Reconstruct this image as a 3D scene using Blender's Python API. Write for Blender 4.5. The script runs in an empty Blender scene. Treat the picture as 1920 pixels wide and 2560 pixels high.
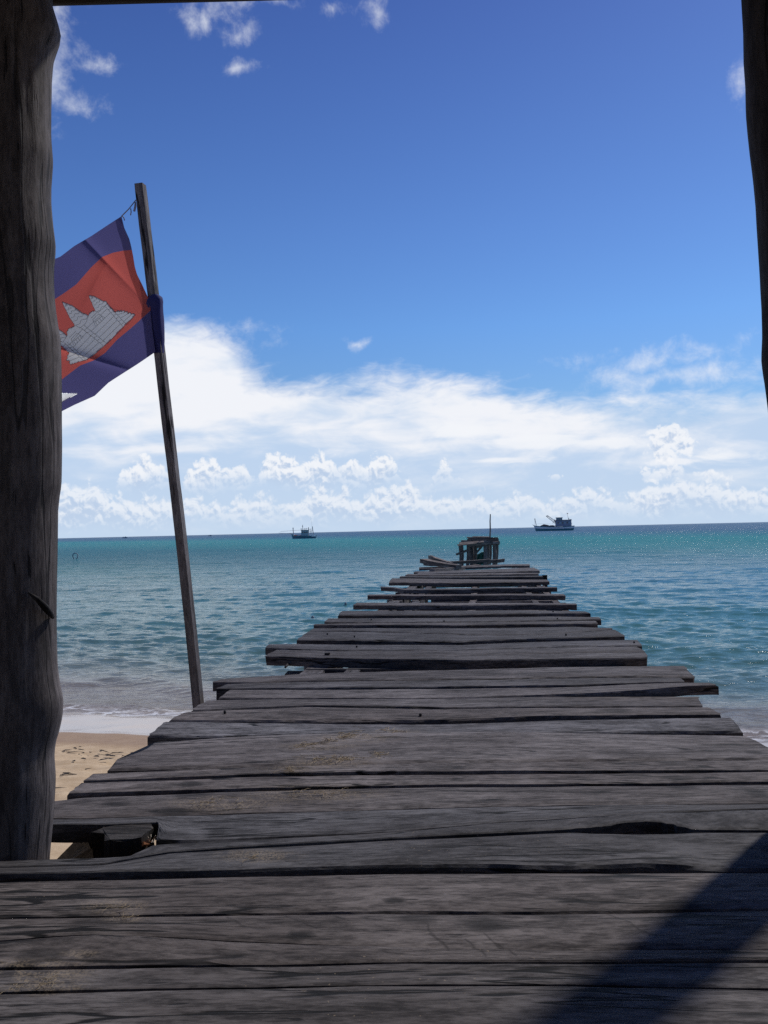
import bpy, bmesh, math, random
import numpy as np
from mathutils import Vector, Matrix, noise as mnoise

random.seed(7); np.random.seed(7)
scene = bpy.context.scene
C = scene.collection
R = math.radians

# ------------------------------------------------------------------ camera
F = 2150.0                       # focal length in source pixels (1920 x 2560)
CZ, ZD = 2.70, 1.75              # eye height and deck height above the sea (z = 0)
YAW, PITCH, ROLL = R(6.47), R(1.25), R(1.32)
f0 = Vector((-math.sin(YAW), math.cos(YAW), 0)); r0 = Vector((math.cos(YAW), math.sin(YAW), 0)); u0 = Vector((0, 0, 1))
fw = f0 * math.cos(PITCH) + u0 * math.sin(PITCH)
up_ = u0 * math.cos(PITCH) - f0 * math.sin(PITCH)
rt = r0 * math.cos(ROLL) - up_ * math.sin(ROLL)
up = up_ * math.cos(ROLL) + r0 * math.sin(ROLL)
CAM = Vector((0, 0, CZ))

def ray(px, py):
    return fw * F + rt * (px - 960) - up * (py - 1280)
def on(px, py, z=ZD):            # point of a horizontal plane seen at a source pixel
    d = ray(px, py); t = (z - CZ) / d.z
    return CAM + d * t
def at(px, py, dist):            # point at a given forward distance
    d = ray(px, py)
    return CAM + d * (dist / F)

cam = bpy.data.cameras.new('camera'); camo = bpy.data.objects.new('camera', cam); C.objects.link(camo)
cam.sensor_fit = 'VERTICAL'; cam.sensor_height = 36; cam.lens = F / 2560 * 36
cam.clip_start = 0.05; cam.clip_end = 100000
camo.matrix_world = Matrix(((rt.x, up.x, -fw.x, 0), (rt.y, up.y, -fw.y, 0), (rt.z, up.z, -fw.z, CZ), (0, 0, 0, 1)))
scene.camera = camo

# ------------------------------------------------------------------ helpers
def tag(o, label=None, cat=None, group=None, kind=None):
    if label: o['label'] = label
    if cat: o['category'] = cat
    if group: o['group'] = group
    if kind: o['kind'] = kind
    return o
def empty(name, loc=(0, 0, 0), rz=0):
    o = bpy.data.objects.new(name, None); C.objects.link(o); o.location = loc; o.rotation_euler = (0, 0, rz)
    o.empty_display_size = 0.2
    return o
class MB:
    """collects vertices, faces and uvs and links them as one mesh object"""
    def __init__(s): s.v = []; s.f = []; s.uv = []; s.m = []
    def face(s, idx, uvs=None, m=0):
        s.f.append(tuple(idx)); s.uv.append(uvs if uvs else [(0.0, 0.0)] * len(idx)); s.m.append(m)
    def box(s, c, size, rot=None, m=0, jit=0.0):
        """box with the grain (uv u) along its longest side"""
        c = Vector(c); h = [k / 2 for k in size]; b = len(s.v)
        for sx in (-1, 1):
            for sy in (-1, 1):
                for sz in (-1, 1):
                    p = Vector((sx * h[0] + random.uniform(-jit, jit), sy * h[1] + random.uniform(-jit, jit), sz * h[2] + random.uniform(-jit, jit)))
                    if rot is not None: p = rot @ p
                    s.v.append(c + p)
        L = max(range(3), key=lambda k: size[k]); uo, vo = random.uniform(0, 9), random.uniform(0, 9)
        for q in ((0, 1, 3, 2), (4, 6, 7, 5), (0, 4, 5, 1), (2, 3, 7, 6), (0, 2, 6, 4), (1, 5, 7, 3)):
            uv = []
            for k in q:
                co = [(-h[0], h[0])[(k >> 2) & 1], (-h[1], h[1])[(k >> 1) & 1], (-h[2], h[2])[k & 1]]
                oth = [co[j] for j in range(3) if j != L]
                uv.append((co[L] + uo, oth[0] + oth[1] + vo))
            s.face([b + k for k in q], uv, m)
    def bar(s, a, b_, w, h=None, m=0, upv=(0, 0, 1), jit=0.0):
        a, b_ = Vector(a), Vector(b_); d = b_ - a; L = d.length; d.normalize()
        u = Vector(upv); 
        if abs(d.dot(u)) > 0.95: u = Vector((0, 1, 0))
        sx = d.cross(u).normalized(); sz = sx.cross(d).normalized()
        rot = Matrix((d, sx, sz)).transposed()
        s.box((a + b_) / 2, (L, w, h or w), rot, m, jit)
    def tube(s, pts, rad, n=8, m=0, wob=0.0, caps=True):
        pts = [Vector(p) for p in pts]; b = len(s.v); acc = 0; uo = random.uniform(0, 9)
        if not isinstance(rad, (list, tuple)): rad = [rad] * len(pts)
        us = []
        for i, p in enumerate(pts):
            d = (pts[min(i + 1, len(pts) - 1)] - pts[max(i - 1, 0)]).normalized()
            ref = Vector((0, 1, 0)) if abs(d.y) < 0.9 else Vector((1, 0, 0))
            x = d.cross(ref).normalized(); y = x.cross(d)
            if i: acc += (p - pts[i - 1]).length
            us.append(acc + uo)
            for k in range(n):
                a = 2 * math.pi * k / n
                rr = rad[i] * (1 + wob * mnoise.noise(p * 3 + Vector((math.cos(a) * 2, math.sin(a) * 2, 0))))
                s.v.append(p + (x * math.cos(a) + y * math.sin(a)) * rr)
        for i in range(len(pts) - 1):
            for k in range(n):
                k2 = (k + 1) % n
                c = 2 * math.pi * rad[i] / n
                s.face((b + i * n + k, b + i * n + k2, b + (i + 1) * n + k2, b + (i + 1) * n + k),
                       [(us[i], k * c), (us[i], (k + 1) * c), (us[i + 1], (k + 1) * c), (us[i + 1], k * c)], m)
        if caps:
            s.face([b + k for k in range(n)][::-1], None, m)
            s.face([b + (len(pts) - 1) * n + k for k in range(n)], None, m)
    def prism(s, poly, z0, z1, m=0):
        """poly: list of 2D or 3D points (top outline), extruded straight down to z0"""
        b = len(s.v); n = len(poly)
        for p in poly: s.v.append(Vector((p[0], p[1], p[2] if len(p) > 2 else z1)))
        for p in poly: s.v.append(Vector((p[0] + random.uniform(-.01, .01), p[1] + random.uniform(-.01, .01), z0)))
        s.face(range(b, b + n), [(p[0], p[1]) for p in poly], m)
        s.face(range(b + 2 * n - 1, b + n - 1, -1), [(p[0], p[1]) for p in poly], m)
        for k in range(n):
            k2 = (k + 1) % n
            s.face((b + k, b + n + k, b + n + k2, b + k2), [(0, k * .1), (.1, k * .1), (.1, k * .1 + .1), (0, k * .1 + .1)], m)
    def build(s, name, mats, parent=None, smooth=False, fix=True):
        me = bpy.data.meshes.new(name); me.from_pydata([tuple(v) for v in s.v], [], s.f)
        mats = mats if isinstance(mats, (list, tuple)) else [mats]
        for m in mats: me.materials.append(m)
        uvl = me.uv_layers.new(name='UVMap')
        flat = [c for uv in s.uv for t in uv for c in t]
        uvl.data.foreach_set('uv', flat)
        me.polygons.foreach_set('material_index', s.m)
        if smooth: me.polygons.foreach_set('use_smooth', [True] * len(me.polygons))
        me.update()
        if fix:
            bm = bmesh.new(); bm.from_mesh(me); bmesh.ops.recalc_face_normals(bm, faces=bm.faces); bm.to_mesh(me); bm.free()
        o = bpy.data.objects.new(name, me); C.objects.link(o)
        if parent is not None:
            o.parent = parent
            o.matrix_parent_inverse = Matrix.Identity(4)
        return o

# ------------------------------------------------------------------ node helpers
class NT:
    def __init__(s, tree): s.t = tree; s.n = tree.nodes; s.l = tree.links
    def new(s, typ, **kw):
        n = s.n.new(typ)
        for k, v in kw.items(): setattr(n, k, v)
        return n
    def put(s, sock, v):
        if isinstance(v, bpy.types.NodeSocket): s.l.new(v, sock)
        elif v is not None:
            if hasattr(sock.default_value, '__len__') and not hasattr(v, '__len__'): v = [v] * len(sock.default_value)
            if hasattr(v, '__len__') and len(sock.default_value) == 4 and len(v) == 3: v = (*v, 1)
            sock.default_value = v
    def math(s, op, a, b=None, c=None, clamp=False):
        n = s.new('ShaderNodeMath', operation=op); n.use_clamp = clamp
        for k, v in enumerate((a, b, c)): s.put(n.inputs[k], v)
        return n.outputs[0]
    def vec(s, op, a, b=None):
        n = s.new('ShaderNodeVectorMath', operation=op)
        s.put(n.inputs[0], a)
        if b is not None: s.put(n.inputs[3] if op == 'SCALE' else n.inputs[1], b)
        return n.outputs['Value'] if op in ('LENGTH', 'DOT_PRODUCT', 'DISTANCE') else n.outputs[0]
    def mix(s, f, a, b, typ='MIX'):
        n = s.new('ShaderNodeMix', data_type='RGBA', blend_type=typ)
        s.put(n.inputs[0], f); s.put(n.inputs[6], a); s.put(n.inputs[7], b)
        return n.outputs[2]
    def step(s, x, lo, hi, smooth=True):
        n = s.new('ShaderNodeMapRange', interpolation_type='SMOOTHSTEP' if smooth else 'LINEAR')
        s.put(n.inputs[0], x); s.put(n.inputs[1], lo); s.put(n.inputs[2], hi); n.inputs[3].default_value = 0; n.inputs[4].default_value = 1
        return n.outputs[0]
    def noise(s, v, scale, detail=4, rough=0.55, dist=0.0, dim='3D'):
        n = s.new('ShaderNodeTexNoise', noise_dimensions=dim)
        s.put(n.inputs['Vector'], v); n.inputs['Scale'].default_value = scale; n.inputs['Detail'].default_value = detail
        n.inputs['Roughness'].default_value = rough; n.inputs['Distortion'].default_value = dist
        return n.outputs[0]
    def ramp(s, x, stops, interp='LINEAR'):
        n = s.new('ShaderNodeValToRGB'); s.put(n.inputs[0], x); cr = n.color_ramp; cr.interpolation = interp
        while len(cr.elements) < len(stops): cr.elements.new(0.5)
        for e, (p, c) in zip(cr.elements, stops):
            e.position = p; e.color = (c, c, c, 1) if not hasattr(c, '__len__') else (*c, 1)
        return n.outputs[0]
    def comb(s, x, y, z=0.0):
        n = s.new('ShaderNodeCombineXYZ'); s.put(n.inputs[0], x); s.put(n.inputs[1], y); s.put(n.inputs[2], z); return n.outputs[0]
    def sep(s, v):
        n = s.new('ShaderNodeSeparateXYZ'); s.put(n.inputs[0], v); return n.outputs
    def bump(s, h, strength=0.5, dist=0.01, normal=None):
        n = s.new('ShaderNodeBump'); s.put(n.inputs['Strength'], strength); n.inputs['Distance'].default_value = dist
        s.put(n.inputs['Height'], h)
        if normal is not None: s.put(n.inputs['Normal'], normal)
        return n.outputs[0]

def material(name):
    m = bpy.data.materials.new(name); m.use_nodes = True
    t = NT(m.node_tree); t.n.clear()
    out = t.new('ShaderNodeOutputMaterial'); p = t.new('ShaderNodeBsdfPrincipled')
    t.l.new(p.outputs[0], out.inputs[0])
    return m, t, p, out

SAND_SPOTS = [(880, 1848, .17), (800, 1868, .14), (820, 1908, .16), (720, 1925, .10), (790, 1980, .20), (560, 2005, .16), (640, 2140, .10),
              (290, 2265, .07), (310, 2292, .05), (95, 2430, .10), (120, 2462, .08), (70, 2420, .08), (200, 2385, .04), (1000, 1826, .10)]

def n1c(t, v):
    n = t.new('ShaderNodeTexNoise'); t.put(n.inputs['Vector'], v); n.inputs['Scale'].default_value = 14; n.inputs['Detail'].default_value = 3; return n.outputs['Color']
STAINS = [(1035, 2294, .055, .6), (1212, 2310, .07, .75), (1498, 2202, .05, .5), (1579, 2233, .05, .45), (1663, 2233, .055, .45), (1712, 2262, .06, .65), (986, 2251, .03, .8), (1394, 2284, .06, .4), (752, 2334, .035, .8), (735, 2344, .025, .7), (110, 2384, .06, .6),
          (290, 2008, .05, .75), (433, 2027, .07, .7), (480, 1958, .06, .65), (477, 1982, .07, .6), (540, 2078, .035, .6), (423, 2083, .06, .5), (1677, 1910, .06, .6), (1694, 1943, .06, .7), (1707, 1965, .06, .65), (1894, 1982, .05, .7), (1887, 1883, .05, .8), (1534, 1776, .09, .5), (230, 2312, .07, .35), (1960, 2360, .09, .4), (1480, 2428, .10, .4), (640, 1930, .12, .35), (1105, 1925, .10, .35)]
SCRATCH = [(1040, 2290, 1100, 2352), (1075, 2330, 1125, 2378), (1160, 2345, 1210, 2390), (1195, 2325, 1255, 2375), (1520, 2280, 1640, 2345), (1640, 2290, 1700, 2320), (700, 2285, 790, 2318), (840, 2285, 870, 2300), (560, 2290, 610, 2318), (1225, 2350, 1300, 2390), (240, 2296, 268, 2318)]
def wood_material(name, dark, light, rough=0.80, sand=False, gs=1.0, cracks=1.0, bump=0.5, worn=None):
    m, t, p, out = material(name)
    uv = t.new('ShaderNodeUVMap').outputs[0]
    rnd = t.new('ShaderNodeObjectInfo').outputs['Random']
    off = t.comb(t.math('MULTIPLY', rnd, 37.0), t.math('MULTIPLY', rnd, 91.0), t.math('MULTIPLY', rnd, 53.0))
    v = t.vec('ADD', uv, off)
    wob = t.noise(t.vec('MULTIPLY', v, (1.3, 5.0, 1)), 1.0, 3)
    vw = t.vec('ADD', v, t.comb(0.0, t.math('MULTIPLY', t.math('SUBTRACT', wob, 0.5), 0.026)))
    fine = t.noise(t.vec('MULTIPLY', vw, (24 * gs, 105 * gs, 1)), 1.0, 5, 0.75)
    wide = t.noise(t.vec('MULTIPLY', vw, (2.6 * gs, 13 * gs, 1)), 1.0, 7, 0.70)
    mid = t.noise(t.vec('MULTIPLY', vw, (7.0 * gs, 42 * gs, 1)), 1.0, 6, 0.72)
    big = t.noise(t.vec('MULTIPLY', v, (1.4, 3.2, 1)), 1.0, 4, 0.6)
    ck = t.noise(t.vec('MULTIPLY', vw, (0.7 * gs, 9 * gs, 1)), 1.0, 3, 0.5)
    crack = t.math('SUBTRACT', 1.0, t.step(t.math('ABSOLUTE', t.math('SUBTRACT', ck, 0.5)), 0.004, 0.013))
    gate = t.step(t.noise(t.vec('MULTIPLY', v, (1.1, 6.0, 1)), 1.0, 2), 0.42, 0.54)
    crack = t.math('MULTIPLY', t.math('MULTIPLY', crack, gate), cracks, clamp=True)
    ck2 = t.noise(t.vec('MULTIPLY', vw, (5.0 * gs, 50 * gs, 1)), 1.0, 3, 0.6)
    short = t.math('MULTIPLY', t.step(ck2, 0.65, 0.70), 0.9)
    vor = t.new('ShaderNodeTexVoronoi'); t.put(vor.inputs['Vector'], t.vec('MULTIPLY', vw, (1.5, 6.0, 1))); vor.inputs['Scale'].default_value = 1.0
    kn = t.math('SUBTRACT', 1.0, t.step(vor.outputs['Distance'], 0.03, 0.10))
    kn = t.math('MULTIPLY', kn, t.step(t.sep(vor.outputs['Color'])[0], 0.80, 0.82))
    g = t.math('ADD', t.math('MULTIPLY', fine, 0.36), t.math('ADD', t.math('MULTIPLY', mid, 0.34), t.math('MULTIPLY', wide, 0.30)))
    g = t.step(g, 0.40, 0.60)
    col = t.mix(g, dark, light)
    col = t.mix(t.step(big, 0.36, 0.68), t.mix(1.0, col, (0.58, 0.56, 0.55), 'MULTIPLY'), col)
    tint = t.math('MULTIPLY_ADD', rnd, 0.56, 0.72)
    r2 = t.math('FRACT', t.math('MULTIPLY', rnd, 17.3))
    col = t.mix(1.0, col, t.comb(t.math('MULTIPLY', tint, t.math('MULTIPLY_ADD', r2, .12, .98)), tint, t.math('MULTIPLY', tint, t.math('MULTIPLY_ADD', r2, -.10, 1.03))), 'MULTIPLY')
    blot = t.noise(t.vec('MULTIPLY', v, (6.0, 11.0, 1)), 1.0, 7, 0.74)
    col = t.mix(t.math('MULTIPLY', t.step(blot, 0.54, 0.68), 0.32), col, t.mix(1.0, col, (.52, .48, .46), 'MULTIPLY'))
    dk = t.math('MAXIMUM', t.math('MAXIMUM', crack, short), t.math('MULTIPLY', kn, 0.75))
    col = t.mix(dk, col, tuple(0.22 * c for c in dark))
    h = t.math('SUBTRACT', t.math('ADD', t.math('MULTIPLY', fine, 0.45), t.math('MULTIPLY', mid, 0.6)), t.math('MULTIPLY', t.math('MAXIMUM', crack, short), 0.9))
    if worn:
        st = t.noise(t.vec('MULTIPLY', v, (3.0, 7.0, 1)), 1.0, 6, 0.7)
        col = t.mix(t.math('MULTIPLY', t.step(st, 0.60, 0.70), 0.5), col, worn)
    if sand:
        pos = t.new('ShaderNodeNewGeometry').outputs['Position']
        acc = None
        for (px, py, r) in SAND_SPOTS:
            c = on(px, py)
            d = t.vec('LENGTH', t.vec('MULTIPLY', t.vec('SUBTRACT', pos, tuple(c)), (0.55, 1.25, 0.0)))
            k = t.math('SUBTRACT', 1.0, t.math('DIVIDE', d, r), clamp=True)
            acc = k if acc is None else t.math('MAXIMUM', acc, k)
        n1 = t.noise(t.vec('MULTIPLY', pos, (7, 11, 7)), 1.0, 5, 0.7, 1.2)
        ridge = t.math('SUBTRACT', 1.0, t.math('MULTIPLY', t.math('ABSOLUTE', t.math('SUBTRACT', n1, 0.5)), 9.0), clamp=True)
        gr = t.noise(pos, 160.0, 2)
        sm = t.math('MULTIPLY', t.math('MULTIPLY', ridge, t.step(acc, 0.05, 0.7)), t.step(gr, 0.38, 0.6))
        speck = t.math('MULTIPLY', t.step(t.noise(pos, 95.0, 1), 0.735, 0.77), t.step(t.noise(pos, 1.7, 2), 0.48, 0.62))
        sm = t.math('MAXIMUM', t.math('MULTIPLY', sm, 0.38), t.math('MULTIPLY', speck, 0.35))
        col = t.mix(sm, col, (0.36, 0.28, 0.19))
        sx_, sy_, _z = t.sep(t.vec('ADD', pos, t.vec('SCALE', t.vec('SUBTRACT', n1c(t, pos), (.5, .5, .5)), .05)))
        acc = None
        for (px, py, r, st) in STAINS:
            c = on(px, py)
            dxx = t.math('MULTIPLY', t.math('SUBTRACT', sx_, c.x), 1 / r); dyy = t.math('MULTIPLY', t.math('SUBTRACT', sy_, c.y), 1.5 / r)
            k = t.math('MULTIPLY', t.math('SUBTRACT', 1.25, t.math('ADD', t.math('MULTIPLY', dxx, dxx), t.math('MULTIPLY', dyy, dyy)), clamp=True), st)
            acc = k if acc is None else t.math('MAXIMUM', acc, k)
        for (x0, y0, x1, y1) in SCRATCH:
            a_, b_ = on(x0, y0), on(x1, y1); L = (b_ - a_).length; dd = (b_ - a_) / L
            ux, uy = t.math('SUBTRACT', sx_, a_.x), t.math('SUBTRACT', sy_, a_.y)
            al = t.math('ADD', t.math('MULTIPLY', ux, dd.x), t.math('MULTIPLY', uy, dd.y)); ac = t.math('ABSOLUTE', t.math('SUBTRACT', t.math('MULTIPLY', ux, dd.y), t.math('MULTIPLY', uy, dd.x)))
            k = t.math('MULTIPLY', t.math('SUBTRACT', 1.0, t.math('MULTIPLY', ac, 1 / .006), clamp=True), t.math('LESS_THAN', t.math('ABSOLUTE', t.math('SUBTRACT', al, L / 2)), L / 2))
            acc = t.math('MAXIMUM', acc, t.math('MULTIPLY', k, .55))
        col = t.mix(acc, col, (0.010, 0.009, 0.0085))
    t.put(p.inputs['Base Color'], col)
    t.put(p.inputs['Roughness'], t.math('MULTIPLY_ADD', g, -0.12, rough + 0.06))
    p.inputs['Specular IOR Level'].default_value = 0.15
    t.put(p.inputs['Normal'], t.bump(h, bump, 0.006))
    return m

M = {}
M['deck'] = wood_material('weathered_deck_wood', (0.036, 0.0342, 0.0358), (0.158, 0.1505, 0.1545), sand=True)
M['under'] = wood_material('pale_underdeck_wood', (0.06, 0.054, 0.05), (0.19, 0.17, 0.155), gs=0.8, worn=(0.05, 0.045, 0.04))
M['log'] = wood_material('weathered_log_wood', (0.060, 0.057, 0.062), (0.160, 0.153, 0.162), gs=0.85, cracks=0.7, bump=0.5, rough=0.72, worn=(0.03, 0.027, 0.025))
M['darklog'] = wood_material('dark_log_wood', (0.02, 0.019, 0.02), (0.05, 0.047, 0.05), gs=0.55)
M['pole'] = wood_material('grey_sawn_wood', (0.07, 0.068, 0.072), (0.19, 0.182, 0.185), gs=0.8)
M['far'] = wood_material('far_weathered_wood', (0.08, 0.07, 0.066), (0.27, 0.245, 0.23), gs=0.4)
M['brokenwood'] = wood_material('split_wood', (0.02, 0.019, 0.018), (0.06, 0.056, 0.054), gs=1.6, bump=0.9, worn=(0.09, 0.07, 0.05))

def plain(name, col, rough=0.6, metal=0.0, var=0.15, scale=3.0):
    m, t, p, out = material(name)
    pos = t.new('ShaderNodeTexCoord').outputs['Object']
    n = t.noise(pos, scale, 5, 0.65)
    t.put(p.inputs['Base Color'], t.mix(t.step(n, 0.3, 0.7), tuple(c * (1 - var * 1.6) for c in col), tuple(min(1, c * (1 + var)) for c in col)))
    p.inputs['Roughness'].default_value = rough; p.inputs['Metallic'].default_value = metal
    return m

# ------------------------------------------------------------------ shore geometry
pL, pR = on(150, 1788, 0.0), on(1900, 1860, 0.0)
sd = Vector((pR.x - pL.x, pR.y - pL.y, 0)).normalized()
SN = Vector((-sd.y, sd.x, 0))                       # seaward normal of the shore line
def shore_q(x, y): return (x - pL.x) * SN.x + (y - pL.y) * SN.y
def beach_z(q):
    return np.interp(q, [-16, -12, -8.3, -6.2, -3.0, -1.2, 0.0, 1.5, 5, 12, 40, 200], [1.45, 1.30, 1.02, 0.74, 0.30, 0.10, 0.0, -0.13, -0.5, -1.1, -2.5, -4.0])

# sand
def build_sand():
    xs = np.concatenate([np.linspace(-60, -9, 30), np.linspace(-8.8, 8.8, 300), np.linspace(9, 60, 30)])
    ys = np.concatenate([np.linspace(-25, 0, 25), np.linspace(0.1, 17, 320), np.linspace(17.3, 60, 40)])
    X, Y = np.meshgrid(xs, ys)
    Q = shore_q(X, Y)
    Z = beach_z(Q)
    k = np.array([[mnoise.fractal(Vector((x * 1.1, y * 1.1, 0)), 1.0, 2.0, 4) for x in xs] for y in ys])
    k2 = np.array([[mnoise.fractal(Vector((x * 4.5, y * 4.5, 3)), 1.0, 2.0, 3) for x in xs] for y in ys])
    dry = np.clip((-Q - 2.2) / 1.2, 0, 1)
    Z = Z + k * (0.012 + 0.03 * dry) + k2 * 0.022 * dry
    # foot prints: shallow dents in the dry sand
    for _ in range(150):
        cx, cy = random.uniform(-8, 8), random.uniform(2, 11.5)
        if shore_q(cx, cy) > -2.6: continue
        d2 = ((X - cx) / 0.075) ** 2 + ((Y - cy) / 0.14) ** 2
        Z -= 0.035 * np.exp(-d2) - 0.016 * np.exp(-np.abs(d2 - 2.2))
    ny, nx = X.shape
    me = bpy.data.meshes.new('sand_beach')
    co = np.stack([X, Y, Z], -1).reshape(-1, 3)
    i = np.arange(ny * nx).reshape(ny, nx)
    fs = np.stack([i[:-1, :-1], i[:-1, 1:], i[1:, 1:], i[1:, :-1]], -1).reshape(-1, 4)
    me.from_pydata(co.tolist(), [], fs.tolist()); me.polygons.foreach_set('use_smooth', [True] * len(me.polygons))
    m, t, p, out = material('beach_sand')
    pos = t.new('ShaderNodeNewGeometry').outputs['Position']
    q = t.vec('DOT_PRODUCT', t.vec('SUBTRACT', pos, (pL.x, pL.y, 0)), tuple(SN))
    w = t.math('ADD', q, t.math('MULTIPLY', t.math('SUBTRACT', t.noise(pos, 0.5, 3), 0.5), 0.5))
    grain = t.noise(pos, 130.0, 3, 0.7); med = t.noise(pos, 6.0, 5, 0.65)
    dryc = t.mix(t.step(med, 0.3, 0.7), (0.43, 0.315, 0.195), (0.56, 0.43, 0.285))
    dryc = t.mix(t.step(grain, 0.35, 0.65), t.mix(1.0, dryc, (0.82, 0.8, 0.78), 'MULTIPLY'), dryc)
    wetc = t.mix(t.step(med, 0.3, 0.7), (0.27, 0.170, 0.092), (0.32, 0.21, 0.118))
    filmc = (0.42, 0.33, 0.27)
    wet = t.step(w, -2.75, -2.15)
    film = t.step(w, -1.52, -1.40)
    col = t.mix(film, t.mix(wet, dryc, wetc), filmc)
    deep = t.step(q, 0.2, 3.0)
    col = t.mix(deep, col, (0.20, 0.22, 0.17))
    t.put(p.inputs['Base Color'], col)
    t.put(p.inputs['Roughness'], t.math('SUBTRACT', t.math('SUBTRACT', 0.95, t.math('MULTIPLY', wet, 0.42)), t.math('MULTIPLY', film, 0.36)))
    t.put(p.inputs['Specular IOR Level'], t.math('MULTIPLY_ADD', film, 0.5, 0.25))
    t.put(p.inputs['Normal'], t.bump(t.math('ADD', t.math('MULTIPLY', grain, 0.25), med), t.math('SUBTRACT', 0.45, t.math('MULTIPLY', t.math('MAXIMUM', wet, film), 0.43)), 0.02))
    me.materials.append(m)
    o = bpy.data.objects.new('sand_beach', me); C.objects.link(o); tag(o, kind='structure')
    return o
build_sand()

# ------------------------------------------------------------------ sea
def build_sea():
    az = np.concatenate([np.linspace(-105, -36, 70), np.linspace(-35.5, 33, 700), np.linspace(33.5, 105, 70)])
    az = np.radians(az) - YAW * 0
    r = [5.0]
    while r[-1] < 420: r.append(r[-1] * (1.0042 if r[-1] < 60 else 1.0075))
    while r[-1] < 60000: r.append(r[-1] * 1.12)
    r = np.array(r)
    A, RR = np.meshgrid(az - YAW, r)
    X = RR * np.sin(A); Y = RR * np.cos(A)
    Q = shore_q(X, Y)
    dr = RR * np.where(RR < 60, .0042, .0075)
    Z = np.zeros_like(X)
    rng = np.random.RandomState(3)
    depthk = np.clip(Q / 5.5, 0.12, 1.0)
    for k in range(96):
        lam = 0.26 * (1.045 ** k) * rng.uniform(0.9, 1.1)          # 0.34 m up to ~22 m
        if lam > 15: break
        ang = rng.normal(0.0, 0.50 if lam < 3 else 0.3) + R(12)
        kx, ky = math.sin(ang) * 2 * math.pi / lam, math.cos(ang) * 2 * math.pi / lam
        amp = 0.0088 * lam ** 0.95 * rng.uniform(0.5, 1.2)
        if lam > 0.7: amp *= (0.7 / lam) ** 0.75
        else: amp *= 1.5
        ph = rng.uniform(0, 6.28)
        fade = np.clip((lam / dr - 2.0) / 3.0, 0, 1)
        # slowly varying groups
        env = 0.65 + 0.5 * np.sin(X * 0.13 / max(lam, 1) * 2.1 + Y * 0.21 / max(lam, 1) + k) * np.sin(X * 0.33 / max(lam, 1) - Y * 0.12 + 2 * k)
        s = np.sin(kx * X + ky * Y + ph)
        Z += amp * fade * env * (s + 0.25 * np.cos(2 * (kx * X + ky * Y + ph)))
    Z *= depthk
    # low swash ridges near the shore
    for (q0, w, a) in ((0.9, 0.28, 0.045), (2.5, 0.5, 0.05), (4.6, 0.7, 0.05)):
        wig = q0 + 0.35 * np.sin(X * 0.8 + q0 * 3) + 0.2 * np.sin(X * 2.1 + q0)
        Z += a * np.exp(-((Q - wig) / w) ** 2) * (0.55 + 0.45 * np.sin(X * 0.55 + q0 * 7))
    Z[r > 420] = 0
    ny, nx = X.shape
    me = bpy.data.meshes.new('sea')
    n = ny * nx
    me.vertices.add(n); me.vertices.foreach_set('co', np.stack([X, Y, Z], -1).astype(np.float32).ravel())
    i = np.arange(n).reshape(ny, nx)
    fs = np.stack([i[:-1, :-1], i[:-1, 1:], i[1:, 1:], i[1:, :-1]], -1).reshape(-1, 4).astype(np.int32)
    nf = len(fs)
    me.loops.add(nf * 4); me.loops.foreach_set('vertex_index', fs.ravel())
    me.polygons.add(nf); me.polygons.foreach_set('loop_start', np.arange(0, nf * 4, 4, dtype=np.int32)); me.polygons.foreach_set('loop_total', np.full(nf, 4, np.int32))
    me.update(calc_edges=True); me.polygons.foreach_set('use_smooth', [True] * nf)
    me.validate()
    m, t, p, out = material('sea_water')
    pos = t.new('ShaderNodeNewGeometry').outputs['Position']
    flat = t.vec('MULTIPLY', pos, (1, 1, 0))
    q = t.vec('DOT_PRODUCT', t.vec('SUBTRACT', flat, (pL.x, pL.y, 0)), tuple(SN))
    x, y, _ = t.sep(pos)
    big = t.noise(t.vec('MULTIPLY', flat, (0.012, 0.03, 1)), 1.0, 4, 0.6)
    qq = t.math('MULTIPLY', q, t.math('MULTIPLY_ADD', big, 0.3, 0.85))
    lg = t.math('MULTIPLY_ADD', t.math('DIVIDE', x, t.math('MAXIMUM', q, 30.0)), .46, t.math('LOGARITHM', t.math('MAXIMUM', qq, 0.5), 10.0))           # log10 metres off shore: -0.3 .. 4.5
    u = t.math('DIVIDE', t.math('ADD', lg, 0.3), 4.8)
    def P(mtr): return (math.log10(mtr) + 0.3) / 4.8
    col = t.ramp(u, [(P(0.5), (0.28, 0.22, 0.18)), (P(1.8), (0.180, 0.160, 0.130)), (P(4.2), (0.085, 0.140, 0.125)), (P(9), (0.062, 0.152, 0.142)), (P(22), (0.048, 0.158, 0.162)),
                     (P(45), (0.042, 0.152, 0.188)), (P(78), (0.040, 0.162, 0.208)), (P(125), (0.036, 0.205, 0.238)), (P(220), (0.034, 0.225, 0.255)), (P(330), (0.040, 0.165, 0.235)), (P(520), (0.044, 0.125, 0.215)), (P(5000), (0.048, 0.115, 0.195))])
    # turquoise patches over paler sea bed, darker weed patches
    patch = t.noise(t.vec('MULTIPLY', flat, (0.03, 0.09, 1)), 1.0, 5, 0.6)
    col = t.mix(t.math('MULTIPLY', t.step(patch, 0.42, 0.66), 0.30), col, t.mix(1.0, col, (0.6, 0.75, 0.85), 'MULTIPLY'))
    # foam lace near the shore
    fn = t.noise(t.vec('MULTIPLY', flat, (2.2, 4.2, 1)), 1.0, 6, 0.68, 0.8)
    lace = t.math('SUBTRACT', 1.0, t.math('MULTIPLY', t.math('ABSOLUTE', t.math('SUBTRACT', fn, 0.5)), 11.0), clamp=True)
    near = t.math('MULTIPLY', t.math('SUBTRACT', 1.0, t.step(q, 0.3, 2.6)), 0.42)
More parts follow.
